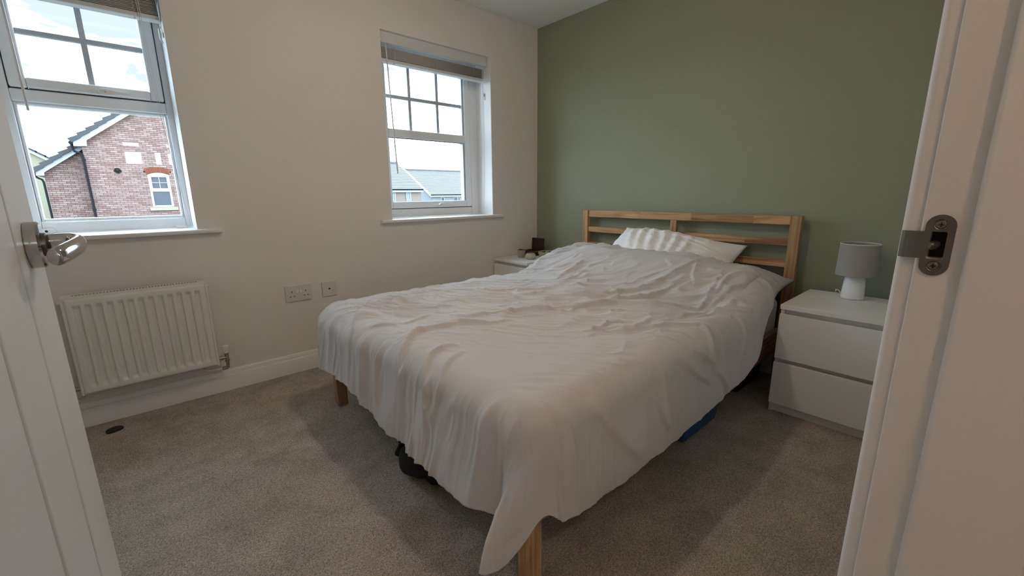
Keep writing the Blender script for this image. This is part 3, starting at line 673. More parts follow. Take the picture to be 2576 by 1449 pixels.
# fine rumples on the top, running across the bed
onTop = (1-sm(0, .10, rho))
cs, sn = math.cos(R(-52)), math.sin(R(-52))
def rid(n): return np.clip(1.10-np.sqrt((2*n-1)**2+.01), 0, 1)
wx = xfl+.035*(vnoise(xfl*6, yfl*6, 21)-.5)*2; wy = yfl+.035*(vnoise(xfl*6, yfl*6, 22)-.5)*2
l_, t_ = wx*cs+wy*sn, -wx*sn+wy*cs
mask = .35+.65*vnoise(xfl*3.2, yfl*3.2, 31)
calm = 1-.90*np.exp(-((np.hypot((xfl+1.93)/.40, (yfl+1.75)/.42))**4))-.75*np.exp(-((np.hypot((xfl+.52)/.16, (yfl+1.45)/.33))**2))
disp += onTop*np.clip(calm, 0, 1)*mask*1.15*(.0120*rid(vnoise(l_*3.6, t_*13, 11))**6+.0115*rid(vnoise(l_*6, t_*24, 12))**7+.0055*rid(vnoise(l_*12, t_*42, 13))**6+.0012*rid(vnoise(l_*24, t_*70, 14))**4)
# broad softness of the filling
disp += .006*(vnoise(xfl*7, yfl*7, 15)-.5)*onTop
# hanging pleats on the foot side and softer ones on the long sides
wsd = sm(R(25), R(70), th)
per = yfl*(1-wsd)+(xfl+.35)*wsd
hg = sm(.03, .16, rho)
pa = (1-.70*sm(R(20), R(75), th))*(1-.80*(bn > 0)*sm(R(4), R(14), th)*(1-sm(R(70), R(88), th)))
wper = per+.016*(vnoise(per*9, rho*6, 41)-.5)*2 + .16*rho*(vnoise(per*4, rho*0+.5, 46)-.5)
pm = .35+.65*vnoise(per*5, rho*3, 47)
disp += hg*pa*(.020*rid(vnoise(wper*8, rho*1.3, 42))**4+pm*.016*rid(vnoise(wper*16, rho*2.0, 43))**6+pm*.011*rid(vnoise(wper*31, rho*4, 44))**6-.007)
hem = sm(.20, .34, over)
disp += hem*pa*(.0035*rid(vnoise(per*30, rho*8, 45))**3)
for _ in range(1):
    dp = np.pad(disp, 1, mode='edge')
    disp = .25*disp+.125*(dp[:-2, 1:-1]+dp[2:, 1:-1]+dp[1:-1, :-2]+dp[1:-1, 2:])+.0625*(dp[:-2, :-2]+dp[2:, :-2]+dp[:-2, 2:]+dp[2:, 2:])
P = P+N*disp[..., None]
# hem waviness
P[..., 2] += hem*.008*(vnoise(per*9, per*0, 51)-.5)*2
dm = MB().grid(P)
duvet = dm.build('duvet', DUVET, origin=(-1.2, -1.33, .5), smooth=180)
md = duvet.modifiers.new('thick', 'SOLIDIFY'); md.thickness = .005; md.offset = -1
tag(duvet, 'rumpled light grey duvet spread over the pine bed', 'duvet')

# --- pillows
def pillow(name, c, size, rot, thick, m, label, wr=(), seed=0, sagz=0.0, taper=0.0):
    n = 90; u = np.linspace(-1, 1, n)[:, None]*np.ones((1, n)); v = np.ones((n, 1))*np.linspace(-1, 1, n)[None, :]
    prof = (np.clip(1-np.abs(u)**2.2, 0, 1)*np.clip(1-np.abs(v)**2.2, 0, 1))**.62
    pinch = 1-.10*(np.abs(v)**2)*(1-np.abs(u)**4)
    pinch2 = 1-.12*(np.abs(u)**2)*(1-np.abs(v)**4)
    X = u*size[0]/2*pinch2**0*(1-.10*(1-u**2)*np.abs(v)**6*0)*pinch; Y = v*size[1]/2*pinch2
    Z = thick*prof*(1-taper*u)
    X = X*(1+.05*np.abs(u*v)**3); Y = Y*(1+.10*np.abs(u*v)**3)
    d = np.zeros_like(Z)
    for pts, amp, wd in wr:
        dd, s, t = polydist(u*size[0]/2, v*size[1]/2, pts); d += amp*np.sin(np.pi*np.clip(.1+.8*t, 0, 1))*(np.exp(-(dd/wd)**2)-.4*np.exp(-((dd-2*wd)/wd)**2))
    nz_ = (rid(vnoise(u*4+seed, v*5, 60+seed))**2*.010+rid(vnoise(u*9, v*11+seed, 61+seed))**2*.005)*np.clip(prof*2, 0, 1)
    edge = sm(.0, .3, prof)
    top = np.stack([X, Y, Z+(d*.50+nz_*.8)*edge-sagz*u*u], -1); bot = np.stack([X, Y, -Z*.8-sagz*u*u], -1)
    mb = MB(); mb.grid(top); mb.grid(bot)
    M = Matrix.Translation(Vector(c)) @ rot
    mb.v = [tuple(M @ Vector(p)) for p in mb.v]
    ob = mb.build(name, m, origin=c, smooth=180)
    bm = bmesh.new(); bm.from_mesh(ob.data); bmesh.ops.remove_doubles(bm, verts=bm.verts, dist=.0004); bmesh.ops.recalc_face_normals(bm, faces=bm.faces); bm.to_mesh(ob.data); bm.free()
    ob.data.polygons.foreach_set('use_smooth', [True]*len(ob.data.polygons))
    return tag(ob, label, 'pillow', 'pillows at the headboard')
# local u = along bed width (world -y), local v = up the slope
def prot(tilt, yawz=0, rollx=0):
    # columns: u -> -y ; v -> (cos tilt)*x + sin tilt * z ; normal -> towards foot and up
    t = R(tilt); B = Matrix(((0, math.cos(t), -math.sin(t)), (-1, 0, 0), (0, math.sin(t), math.cos(t)))).to_4x4()
    return Matrix.Rotation(R(yawz), 4, 'Z') @ Matrix.Rotation(R(rollx), 4, 'X') @ B
wrp = [([(-.30,.17),(-.24,.02),(-.19,-.12)], .016, .017), ([(-.23,.18),(-.17,.05),(-.12,-.12)], .018, .017), ([(-.16,.17),(-.09,.05),(-.04,-.12)], .018, .018),
       ([(-.06,.16),(.0,.04),(.03,-.12)], .017, .017), ([(.03,.15),(.08,.02),(.07,-.12)], .015, .017), ([(.13,.13),(.15,.0),(.12,-.12)], .011, .016), ([(.30,.02),(.2,-.06),(.1,-.1)], .008, .02), ([(-.36,.1),(-.3,-.02),(-.26,-.12)], .010, .016)]
pillow('pillow', (-.205, -1.376, .672), (.80, .38), prot(36, 0, 4.6), .125, LINEN, 'white crumpled pillow lying on top, against the headboard', wrp, 1, taper=.22)
pillow('pillow', (-.215, -1.730, .580), (.66, .30), prot(10, 0, 2.5), .085, GREYPIL, 'grey pillow poking out beside the right nightstand', [([(.2,.1),(.1,.0),(.0,-.1)], .006, .02)], 4)

# ------------------------------------------------------------------ nightstands
def nightstand(x0, y0, label):
    """x0 front, y0 near corner (smaller y); depth .48, width .40, height .55"""
    t = thing('nightstand', (x0+.24, y0+.2, 0), label, 'nightstand', 'white two-drawer nightstands')
    D, Wd = .48, .40; x1 = x0+D; y1 = y0+Wd
    MB().box(x0, x1, y0, y1, .528, .55).build('top', NSW, t, bevel=.0015)
    for a0, a1 in ((y0, y0+.016), (y1-.016, y1)): MB().box(x0+.019, x1, a0, a1, 0, .528).build('side_panel', NSW, t, bevel=.001)
    MB().box(x1-.006, x1, y0+.016, y1-.016, .05, .528).build('back_panel', NSW, t)
    for z0, z1 in ((.284, .504), (.050, .263)):
        f = MB().box(x0, x0+.018, y0+.001, y1-.001, z0, z1).build('drawer', NSW, t, bevel=.0015)
        MB().box(x0+.018, x0+.40, y0+.03, y1-.03, z0+.02, z1-.045).build('drawer_box', NSW, f)
        MB().box(x0+.034, x0+.046, y0+.016, y1-.016, z1-.03, z1+.022).build('recess_rail', NSW, f)
    MB().box(x0+.030, x0+.045, y0+.016, y1-.016, 0, .05).build('plinth', NSW, t, bevel=.001)
    return t
nsr = nightstand(-.518, -2.544, 'white two-drawer nightstand with the table lamp on it')
nsl = copy_tree(nsr); nsl.location = (-.518+.24, -.41+.2, 0)
nsl['label'] = 'white two-drawer nightstand in the corner holding small ceramic bowls'

# ------------------------------------------------------------------ table lamp
LX, LY, LZ = -.140, -2.345, .5502
lp_ = thing('table_lamp', (LX, LY, LZ), 'small table lamp with grey drum shade and white ceramic base', 'lamp')
MB().lathe((LX, LY, LZ), [(.040, 0), (.0455, .003), (.0472, .010), (.0462, .03), (.0430, .085), (.0410, .100), (.036, .110), (.024, .114), (.012, .1145)], 48).build('base', CERAM, lp_)
MB().lathe((LX, LY, LZ+.114), [(.012, 0), (.012, .055), (.010, .06)], 20).build('lamp_holder', PLASTIC, lp_)
mb = MB(); n = 56
prof = [(.0815, .118), (.079, .272), (.0775, .272), (.080, .118)]
sh = mb.lathe((LX, LY, LZ), prof, n, close=True).build('shade', SHADE, lp_)
MB().lathe((LX, LY, LZ), [(.0797, .2705), (.0797, .2735), (.0765, .2735), (.0765, .2705)], n, close=True).build('shade_rim', PLASTIC, sh)
MB().tube([(LX-.011, LY, LZ+.165), (LX-.078, LY, LZ+.165)], .0013, 6).tube([(LX+.011, LY, LZ+.165), (LX+.078, LY, LZ+.165)], .0013, 6).build('shade_spider', PLASTIC, sh)
MB().cord([(LX+.03, LY+.03, LZ+.006), (LX+.055, LY+.055, LZ+.008), (LX+.075, LY+.072, LZ+.02), (LX+.097, LY+.085, LZ+.012), (LX+.118, LY+.09, LZ-.01), (LX+.122, LY+.09, .30), (LX+.122, LY+.20, .18)], .0026, 8).build('cord', PLASTIC, lp_)

# ------------------------------------------------------------------ things on the corner nightstand
TZ = .5502
def pot(name, c, prof, m, label, cat, n=40):
    return tag(MB().lathe(c, prof, n, close=False).build(name, m, origin=c), label, cat)
cx, cy = -.335, -.150
cup = thing('stoneware_cup', (cx, cy, TZ), 'straight oatmeal cup full of dark trinkets beside the corner wall', 'cup')
MB().lathe((cx, cy, TZ), [(.026, 0), (.028, .003), (.0345, .058), (.0360, .062), (.0345, .063), (.0325, .058), (.027, .012), (.0, .012)], 36).build('cup_body', STONEW, cup)
for k in range(9):
    a_ = k*.7; rr_ = .010+.018*((k*37) % 10)/10
    px_, py_ = cx+rr_*math.cos(a_), cy+rr_*math.sin(a_); hgt = .058+.010*((k*53) % 10)/10
    MB().tube([(px_, py_, TZ+.02), (px_+.004, py_+.003, TZ+hgt), (px_+.008, py_+.004, TZ+hgt+.004)], [.005, .006, .0025], 7).build('trinket', DKWOOD, cup)
c = (-.350, -.275, TZ)
pot('round_bowl', c, [(.030, 0), (.034, .002), (.042, .012), (.0445, .022), (.042, .034), (.034, .046), (.031, .0485), (.029, .047), (.033, .040), (.040, .026), (.038, .014), (.0, .008)], GLAZE, 'small rounded glazed bowl at the nightstand edge', 'bowl')
c = (-.203, -.318, TZ)
ds = thing('shallow_dish', c, 'wide shallow oatmeal dish with small dark items inside', 'dish')
MB().lathe(c, [(.055, 0), (.058, .002), (.068, .028), (.0735, .052), (.0715, .053), (.066, .032), (.058, .014), (.0, .012)], 44).build('dish_body', STONEW, ds)
for k, (dx_, dy_, l_k, m_) in enumerate([(-.02, .02, .03, DKWOOD), (.0, .0, .035, STONEW), (-.03, -.02, .03, GLAZE), (.02, -.02, .03, DKWOOD), (-.005, -.04, .025, BLKPL), (.015, .03, .03, BLKPL)]):
    MB().tube([(c[0]+dx_-l_k/2, c[1]+dy_, TZ+.030), (c[0]+dx_, c[1]+dy_+.006, TZ+.043), (c[0]+dx_+l_k/2, c[1]+dy_+.01, TZ+.034)], [.006, .010, .006], 8).build('keepsake', m_, ds)
bxx = thing('jewellery_box', (-.150, -.112, TZ), 'dark carved wooden box with its lid standing open', 'box')
bx0, bx1, by0, by1 = -.205, -.105, -.187, -.045
mb = MB(); mb.box(bx0, bx1, by0, by1, TZ, TZ+.008)
mb.box(bx0, bx0+.009, by0, by1, TZ+.008, TZ+.042).box(bx1-.009, bx1, by0, by1, TZ+.008, TZ+.042).box(bx0+.009, bx1-.009, by0, by0+.009, TZ+.008, TZ+.042).box(bx0+.009, bx1-.009, by1-.009, by1, TZ+.008, TZ+.042)
mb.build('box_body', DKWOOD, bxx, bevel=.003)
mb = MB(); ll = .100
mb.box(-.012, 0, by0, by1, 0, .009).box(-.012, 0, by0, by1, ll-.009, ll).box(-.012, 0, by0, by0+.010, .009, ll-.009).box(-.012, 0, by1-.010, by1, .009, ll-.009).box(-.003, 0, by0+.010, by1-.010, .009, ll-.009)
tl = R(-4); mb.v = [(bx1+.004+x*math.cos(tl)-z*math.sin(tl), y, TZ+.042+x*math.sin(tl)+z*math.cos(tl)) for x, y, z in mb.v]
mb.build('lid', DKWOOD, bxx, bevel=.003)
MB().box(bx0+.010, bx1-.010, by0+.010, by1-.010, TZ+.008, TZ+.014).build('lining', BLKFAB, bxx)

# ------------------------------------------------------------------ radiator
RX0, RX1, RZ0, RZ1, RYF = -3.040, -2.508, .184, .647, -.100
rd = thing('radiator', ((RX0+RX1)/2, -.05, RZ0), 'white ribbed panel radiator fixed under the left window', 'radiator')
nx, nzr = 13*18+1, 90
X = np.linspace(RX0+.012, RX1-.012, nx)[None, :]*np.ones((nzr, 1)); Z = np.linspace(RZ0+.006, RZ1-.010, nzr)[:, None]*np.ones((1, nx))
ph = ((X-(RX0+.030))/((RX1-.030-RX0-.030)/13))
rib = np.clip(.5-.5*np.cos(2*math.pi*np.mod(ph, 1.0)), 0, 1)
rib = sm(.16, .48, rib)*(ph > 0)*(ph < 13)
ends = sm(RZ0+.030, RZ0+.050, Z)*(1-sm(RZ1-.060, RZ1-.036, Z))
Yf = RYF-.002+.011*rib*ends
lip = np.minimum(np.minimum(X-X.min(), X.max()-X), np.minimum(Z-Z.min(), Z.max()-Z)); Yf += .006*(1-sm(0, .007, lip))
Pf = np.stack([X, Yf, Z], -1); mb = MB().grid(Pf); fp = mb.build('front_panel', RADW, rd, smooth=60); md = fp.modifiers.new('t', 'SOLIDIFY'); md.thickness = .0015; md.offset = 1
MB().box(RX0+.014, RX1-.014, -.048, -.040, RZ0+.01, RZ1-.015).build('rear_panel', RADW, rd)
MB().box(RX0+.02, RX1-.02, -.090, -.05, RZ0+.03, RZ1-.05).build('convector', RADW, rd)
for xa, xb in ((RX0, RX0+.012), (RX1-.012, RX1)): MB().box(xa, xb, RYF+.003, -.036, RZ0, RZ1-.004).build('side_cover', RADW, rd, bevel=.003)
mb = MB(); mb.box(RX0+.004, RX1-.004, RYF+.001, RYF+.015, RZ1-.010, RZ1).box(RX0+.004, RX1-.004, -.048, -.036, RZ1-.0025, RZ1)
ng = 40
for k in range(ng+1):
    xk = RX0+.035+(RX1-RX0-.07)*k/ng; mb.box(xk-.0024, xk+.0024, RYF+.015, -.048, RZ1-.0020, RZ1-.0008)
mb.box(RX0+.004, RX0+.035, RYF+.015, -.048, RZ1-.009, RZ1).box(RX1-.035, RX1-.004, RYF+.015, -.048, RZ1-.009, RZ1)
mb.box(RX0+.03, RX1-.03, -.068, -.067, RZ1-.002, RZ1-.001)
mb.build('top_grille', RADW, rd)
MB().box(RX0+.03, RX1-.03, RYF+.016, -.049, RZ1-.014, RZ1-.010).box(RX0+.03, RX1-.03, -.0495, -.0475, RZ1-.014, RZ1-.0028).build('painted_slot_shade', DARK, rd)  # near-black strips paint in the shade below the grille bars
MB().tube([(RX1, -.068, RZ1-.028), (RX1+.010, -.068, RZ1-.028)], .008, 14).build('bleed_plug', RADW, rd)
MB().tube([(RX0, -.068, RZ1-.028), (RX0-.010, -.068, RZ1-.028)], .008, 14).build('bleed_plug', RADW, rd)
vx = RX1+.038; vz = .213
MB().tube([(RX1, -.068, vz), (RX1+.010, -.068, vz), (RX1+.010, -.068, vz), (RX1+.022, -.068, vz), (RX1+.022, -.068, vz), (vx, -.068, vz)], [.009, .009, .0125, .0125, .008, .008], 12).build('valve_tail', DULLMET, rd)
vb = MB().tube([(vx, -.068, vz-.022), (vx, -.068, vz-.016), (vx, -.068, vz-.016), (vx, -.068, vz+.018), (vx, -.068, vz+.020), (vx, -.068, vz+.026)], [.0125, .0125, .0095, .0095, .012, .012], 12).build('valve_body', DULLMET, rd)
MB().lathe((vx, -.068, vz+.026), [(.013, 0), (.0135, .004), (.0175, .034), (.0165, .040), (.012, .042)], 14).build('valve_cap', PLASTIC, rd)
MB().tube([(vx, -.068, vz-.02), (vx, -.068, vz-.045), (vx-.002, -.066, vz-.055), (vx-.010, -.064, vz-.060), (vx-.026, -.06, vz-.062)], [.0085, .0085, .010, .0105, .0105], 12).build('pipe_elbow', DULLMET, rd)
MB().tube([(vx-.026, -.06, vz-.062), (RX1-.03, -.055, vz-.062), (RX1-.06, -.03, vz-.062), (RX1-.065, -.0, vz-.062)], .0062, 12).build('pipe', RADW, rd)
MB().tube([(RX0, -.068, .213), (RX0-.018, -.068, .213), (RX0-.03, -.068, .213)], [.009, .011, .008], 12).build('valve_tail', DULLMET, rd)
MB().tube([(RX0-.03, -.068, .23), (RX0-.03, -.068, .17), (RX0-.026, -.06, .155), (RX0-.01, -.03, .15), (RX0-.005, 0, .15)], .0075, 12).build('pipe', RADW, rd)
for xw in (RX0+.10, RX1-.10): MB().box(xw-.012, xw+.012, -.04, -.0, RZ0+.05, RZ1-.06).build('wall_bracket', RADW, rd)

# ------------------------------------------------------------------ sockets
def plate(name, x0, x1, z0, z1, label, cat):
    t = thing(name, ((x0+x1)/2, 0, (z0+z1)/2), label, cat)
    MB().box(x0, x1, -.010, 0, z0, z1).build('face_plate', SOCK, t, bevel=.002)
    return t
t = plate('double_socket', -2.129, -1.980, .448, .545, 'white double power socket on the wall beside the bed', 'socket')
cz = (.448+.545)/2
for cxs in (-2.092, -2.014):
    MB().box(cxs-.0022, cxs+.0022, -.0105, -.0098, cz+.006, cz+.015).build('earth_hole', DARK, t)
    for s_ in (-1, 1): MB().box(cxs+s_*.0105-.0036, cxs+s_*.0105+.0036, -.0105, -.0098, cz-.020, cz-.0155).build('pin_hole', DARK, t)
for xs_ in (-2.0605, -2.0435):
    sw = MB().prism([(-.0098, cz+.019), (-.0125, cz+.019), (-.0145, cz-.001), (-.0098, cz-.001)], 'X', xs_-.0055, xs_+.0055).build('switch', PLASTIC, t, bevel=.0008)
t = plate('aerial_plate', -1.917, -1.829, .449, .541, 'white square wall plate with one dark round hole', 'wall plate')
MB().lathe((-1.873, -.0098, .496), [(.0068, 0), (.0068, -.0008), (.0058, -.001)], 24, 'Y').build('coax_ring', SOCK, t)
MB().lathe((-1.873, -.0106, .496), [(.0056, 0), (.0056, -.0006)], 24, 'Y').build('coax_hole', DARK, t)

# ------------------------------------------------------------------ things on the floor
n = 28; pts = []
for k in range(n):
    a_ = 2*math.pi*k/n; rx, ry = .030, .030
    if math.sin(a_) < -.3: ry *= .55+.2*abs(math.cos(a_))
    pts.append((-2.957+rx*math.cos(a_)-.010*math.sin(a_), -.148+ry*math.sin(a_)+.012*math.cos(a_)))
tag(MB().prism(pts, 'Z', 0, .010).build('black_disc', BLKPL, origin=(-2.957, -.148, 0), bevel=.003), 'small flat black oval disc lying on carpet below the radiator', 'disc')
def blob(name, c, s, m, label, cat, seed, parent=None):
    nu, nv = 40, 24; th_ = np.linspace(0, 2*math.pi, nu)[:, None]*np.ones((1, nv)); ph_ = np.linspace(-math.pi/2, math.pi/2, nv)[None, :]*np.ones((nu, 1))
    e = .55
    sg = lambda q, k: np.sign(q)*np.abs(q)**k
    X = sg(np.cos(ph_), e)*sg(np.cos(th_), e); Y = sg(np.cos(ph_), e)*sg(np.sin(th_), e); Z = sg(np.sin(ph_), e)
    w_ = 1+.16*(vnoise(X*2+seed*3+9, Y*2+Z*1.3+9, 70+seed)-.5)*2
    Pn = np.stack([c[0]+X*s[0]*w_, c[1]+Y*s[1]*w_, np.maximum(c[2]+Z*s[2]*w_, .001)], -1)
    mb = MB().grid(Pn); o = mb.build(name, m, parent, None if parent else (c[0], c[1], 0), smooth=180)
    if label: tag(o, label, cat)
    return o
bg_ = thing('black_bag', (-1.93, -1.42, 0), 'soft black fabric bag lying under the foot of the bed', 'bag')
blob('bag_body', (-1.945, -1.43, .066), (.160, .125, .066), BLKFAB, None, None, 1, bg_)
blob('bag_flap', (-1.98, -1.32, .085), (.115, .060, .055), BLKFAB, None, None, 2, bg_)
MB().tube([(-2.08, -1.50, .055), (-2.03, -1.46, .12), (-1.95, -1.42, .138), (-1.85, -1.40, .13)], .006, 8).build('bag_seam', BLKFAB, bg_)
def crate(name, x0, x1, y0, y1, h, m, label, cat):
    t = thing(name, ((x0+x1)/2, (y0+y1)/2, 0), label, cat)
    tpr = .012
    mb = MB(); mb.add([(x0+tpr, y0+tpr, 0), (x1-tpr, y0+tpr, 0), (x1-tpr, y1-tpr, 0), (x0+tpr, y1-tpr, 0), (x0, y0, h), (x1, y0, h), (x1, y1, h), (x0, y1, h)], [(0,3,2,1), (4,5,6,7), (0,1,5,4), (1,2,6,5), (2,3,7,6), (3,0,4,7)])
    mb.build('tub', m, t, bevel=.008)
    MB().box(x0-.008, x1+.008, y0-.008, y1+.008, h, h+.016).build('lid', m, t, bevel=.004)
crate('storage_box', -1.115, -.770, -2.015, -1.62, .125, BLUEP, 'blue plastic storage box pushed under the bed', 'box')
crate('storage_case', -1.96, -1.66, -.99, -.79, .075, BLKPL, 'flat black case far under the foot of the bed', 'case')
crate('storage_chest', -.44, -.11, -1.98, -1.58, .13, DKWOOD, 'dark brown chest under the head of the bed', 'chest')

# ------------------------------------------------------------------ lamps that light the room (above and behind the view)
def lamp(name, x, y, z, label, power, col, rad=.045):
    t = thing(name, (x, y, H), label, 'lamp')
    MB().lathe((x, y, H), [(.05, 0), (.05, -.012), (.02, -.03), (.004, -.032)], 28).build('ceiling_rose', PLASTIC, t)
    MB().tube([(x, y, H-.03), (x, y, z+.12)], .003, 8).build('flex', PLASTIC, t)
    MB().lathe((x, y, z+.12), [(.02, 0), (.02, -.05), (.018, -.052)], 18).build('lamp_holder', PLASTIC, t)
    MB().lathe((x, y, z), [(.150, -.045), (.152, -.045), (.10, .06), (.04, .115), (.022, .118), (.022, .114), (.038, .111), (.097, .058)], 40, close=True).build('shade', PLASTIC, t)
    MB().lathe((x, y, z+.07), [(.014, 0), (.016, -.02), (.028, -.045), (.031, -.062), (.025, -.082), (.010, -.092), (.0, -.094)], 24).build('bulb', emitter(name+'_bulb_glow', col, 12.0), t)
    ld = bpy.data.lights.new(name+'_light', 'POINT'); ld.energy = power; ld.color = col; ld.shadow_soft_size = rad
    lo = bpy.data.objects.new(name+'_light', ld); COL.objects.link(lo); lo.location = (0, 0, z-.075-H); lo.parent = t
    return t
lamp('pendant_lamp', -1.70, -1.42, 2.22, 'white pendant ceiling lamp hanging over the bed', LAMP_W, (1.0, .85, .67))
lamp('hall_lamp', -2.92, -3.42, 2.22, 'white pendant ceiling lamp in the hallway', HALL_W, (1.0, .70, .44), .03)

# ------------------------------------------------------------------ outside
G0 = -2.75
tag(MB().box(-40, 60, .31, 110, G0-.2, G0).build('ground', GRASS), 'dark ground outside between the houses', 'ground', kind='structure')
SL = .765; ANG = math.atan(SL); cA, sA = math.cos(ANG), math.sin(ANG)
bh = thing('brick_house', (-2.5, 21, G0), 'weathered pink brick house with slate verge seen through the left window', 'house')
# --- gable walls (mortar), main at y=21 and lower wing at y=21.6
MX0, MX1 = -3.64, 4.0; RXm = .18
def barge_z(x): return 3.144+SL*(x+3.827)          # line under the verge tiles of the main gable
def barge2_z(x): return 2.02+SL*(x+5.05)
zr = barge_z(RXm)
MB().prism([(MX0, G0), (MX1, G0), (MX1, barge_z(MX0)), (RXm, zr), (MX0, barge_z(MX0)-.02)], 'Y', 21.03, 28).build('wall', MORTAR, bh)
MB().prism([(-4.86, G0), (-3.6, G0), (-3.6, barge2_z(-3.6)), (-4.86, barge2_z(-4.86))], 'Y', 21.63, 27).build('wall', MORTAR, bh)
WX0, WX1, WZ0, WZ1 = -1.855, -1.147, .655, 2.02
def arch_low(x): return 1.985+.085*(1-((x+1.50)/.36)**2)
bl, bhh, mj = .215, .065, .010
cells = []
def lay(x0, x1, z0, ztop, y, wing):
    row = 0; z = z0
    while z+bhh < 5.6:
        off = (row % 2)*(bl+mj)/2; x = x0-off
        while x < x1:
            a0, a1 = max(x, x0), min(x+bl, x1)
            zc = z+bhh/2; lim = ztop
            # clip to slope
            ok = a1-a0 > .03
            if ok and z > ztop((a0+a1)/2)-.10: ok = False
            if ok and not wing:
                ox0, ox1 = (WX0, WX1) if zc > WZ0 else (-1.965, -1.025)
                if WZ0-.16 < zc < WZ1+.02 and a1 > ox0 and a0 < ox1:
                    if a0 < ox0-.03 and a1 > ox0: a1 = ox0-.004
                    elif a1 > ox1+.03 and a0 < ox1: a0 = ox1+.004
                    else: ok = False
                if ok and WZ1-.02 < zc < 2.31:
                    mid = (a0+a1)/2; q = (mid+1.5)/.425
                    if abs(q) < 1 and zc < 2.30-.10*q*q: ok = False
                if ok and math.hypot((a0+a1)/2+2.749, zc-2.123) < .11: ok = False
            if ok: cells.append((a0, a1, z, y, wing))
            x += bl+mj
        z += bhh+mj; row += 1
lay(MX0, .6, -.55, barge_z, 21.0, False)
lay(-4.86, -3.66, -.55, barge2_z, 21.6, True)
cells = [c for c in cells if not (c[4] and c[2] > 2.75)]
def vis(c):
    x, z = (c[0]+c[1])/2, c[2]
    inside = (.33 < z < 4.3 and x < -1.0-.0*z)
    return (0 if inside else 10)+math.hypot(x+2.55, z-1.75)
cells.sort(key=vis)
NB = 300
shared = {}
for i, (a0, a1, z, y, wing) in enumerate(cells[:NB]):
    key = (round(a1-a0, 3), i % 9)
    mb = MB().box(-(a1-a0)/2, (a1-a0)/2, 0, .10, 0, bhh)
    if key not in shared:
        tn = (.10, .55, .8, .35, .65, .25, .95, .45, .7)[i % 9]
        me = bpy.data.meshes.new('brick'); me.from_pydata(mb.v, [], mb.f); me.update()
        at = me.attributes.new('tone', 'FLOAT', 'POINT'); at.data.foreach_set('value', np.full(8, tn, dtype=np.float32))
        me.materials.append(BRICK); shared[key] = me
    ob = bpy.data.objects.new('brick', shared[key]); COL.objects.link(ob); ob.parent = bh
    ob.location = ((a0+a1)/2+2.5, y+random.uniform(-.004, .004)-21, z-G0)
mb = MB(); tone = []
for a0, a1, z, y, wing in cells[NB:]:
    d = random.uniform(-.004, .004); mb.box(a0, a1, y+d, y+d+.10, z, z+bhh); tone += [random.random()]*8
o = mb.build('brickwork', BRICK, bh, tone=tone, smooth=0); o['kind'] = 'stuff'
# plain lower and right-hand wall of the same brick beyond what can be seen
# --- window of the brick house
wn = MB(); bars(wn, WX0, WX1, WZ0, 1.985, (.075, .075, .075, .07), 20.99, 21.06); wn.box(WX0+.075, WX1-.075, 20.985, 21.06, 1.30, 1.42)
wn.prism([(x, arch_low(x)) for x in np.linspace(WX0, WX1, 13)] + [(WX1, 1.98), (WX0, 1.98)], 'Y', 20.985, 21.05)
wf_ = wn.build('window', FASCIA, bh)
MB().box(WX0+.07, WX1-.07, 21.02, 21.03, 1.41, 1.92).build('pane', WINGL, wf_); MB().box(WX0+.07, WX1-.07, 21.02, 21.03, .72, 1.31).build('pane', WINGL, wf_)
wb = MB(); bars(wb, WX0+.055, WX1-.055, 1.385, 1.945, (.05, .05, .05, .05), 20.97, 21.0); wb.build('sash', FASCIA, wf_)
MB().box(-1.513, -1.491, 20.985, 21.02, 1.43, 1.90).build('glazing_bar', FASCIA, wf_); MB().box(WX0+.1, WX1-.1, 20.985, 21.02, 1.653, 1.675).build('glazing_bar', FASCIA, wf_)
MB().box(-1.965, -1.025, 20.93, 21.05, .510, .645).build('stone_sill', STONE, bh, bevel=.01)
nb = 19; ccx, ccz, r0, r1 = -1.50, 1.02, 1.055, 1.285
a0_ = math.asin(.375/1.055); ang = np.linspace(-a0_, a0_, nb+1)
for k in range(nb):
    ta, tb = ang[k]+.004, ang[k+1]-.004
    pl = [(ccx+r0*math.sin(ta), ccz+r0*math.cos(ta)), (ccx+r0*math.sin(tb), ccz+r0*math.cos(tb)), (ccx+r1*math.sin(tb), ccz+r1*math.cos(tb)), (ccx+r1*math.sin(ta), ccz+r1*math.cos(ta))]
    MB().prism(pl, 'Y', 20.985, 21.08).build('arch_brick', REDB, bh, tone=[.2+.6*((k*7) % 10)/10]*8, smooth=0)
vt = MB().lathe((-2.749, 20.96, 2.123), [(.105, .05), (.105, 0), (.095, -.012), (.07, -.012), (.062, .0), (.062, .04)], 28, 'Y').build('flue', PIPEB, bh)
MB().lathe((-2.749, 20.97, 2.123), [(.035, 0), (.035, -.03), (.03, -.034)], 18, 'Y').build('flue_core', PIPEB, vt)
# --- verge, barge boards, gutters
def verge(xa, za, n_t, y, nm, step=.342):
    for k in range(n_t):
        d0 = k*step; L = step; tk = .135
        q = []
        for (dd, hh_) in ((-.03, -.02), (L-.03, -.045), (L-.03, tk-.055), (-.03, tk+.012)):
            q.append((xa+(d0+dd)*cA-hh_*sA, za+(d0+dd)*sA+hh_*cA))
        MB().prism(q, 'Y', y-.30, y+.25).build('roof_tile', ROOFT, bh)
verge(-3.865, 3.145, 16, 21.0, 'm'); verge(-5.065, 2.045, 5, 21.6, 'w')
MB().prism([(-3.85, 3.16), (RXm, zr+.02), (RXm, zr+.11), (-3.95, 3.20)], 'Y', 20.95, 28).build('roof', ROOFT, bh)
MB().prism([(MX1+.25, barge_z(MX0)-.2), (RXm, zr+.02), (RXm, zr+.12), (MX1+.3, barge_z(MX0)-.12)], 'Y', 20.7, 28).build('roof', ROOFT, bh)
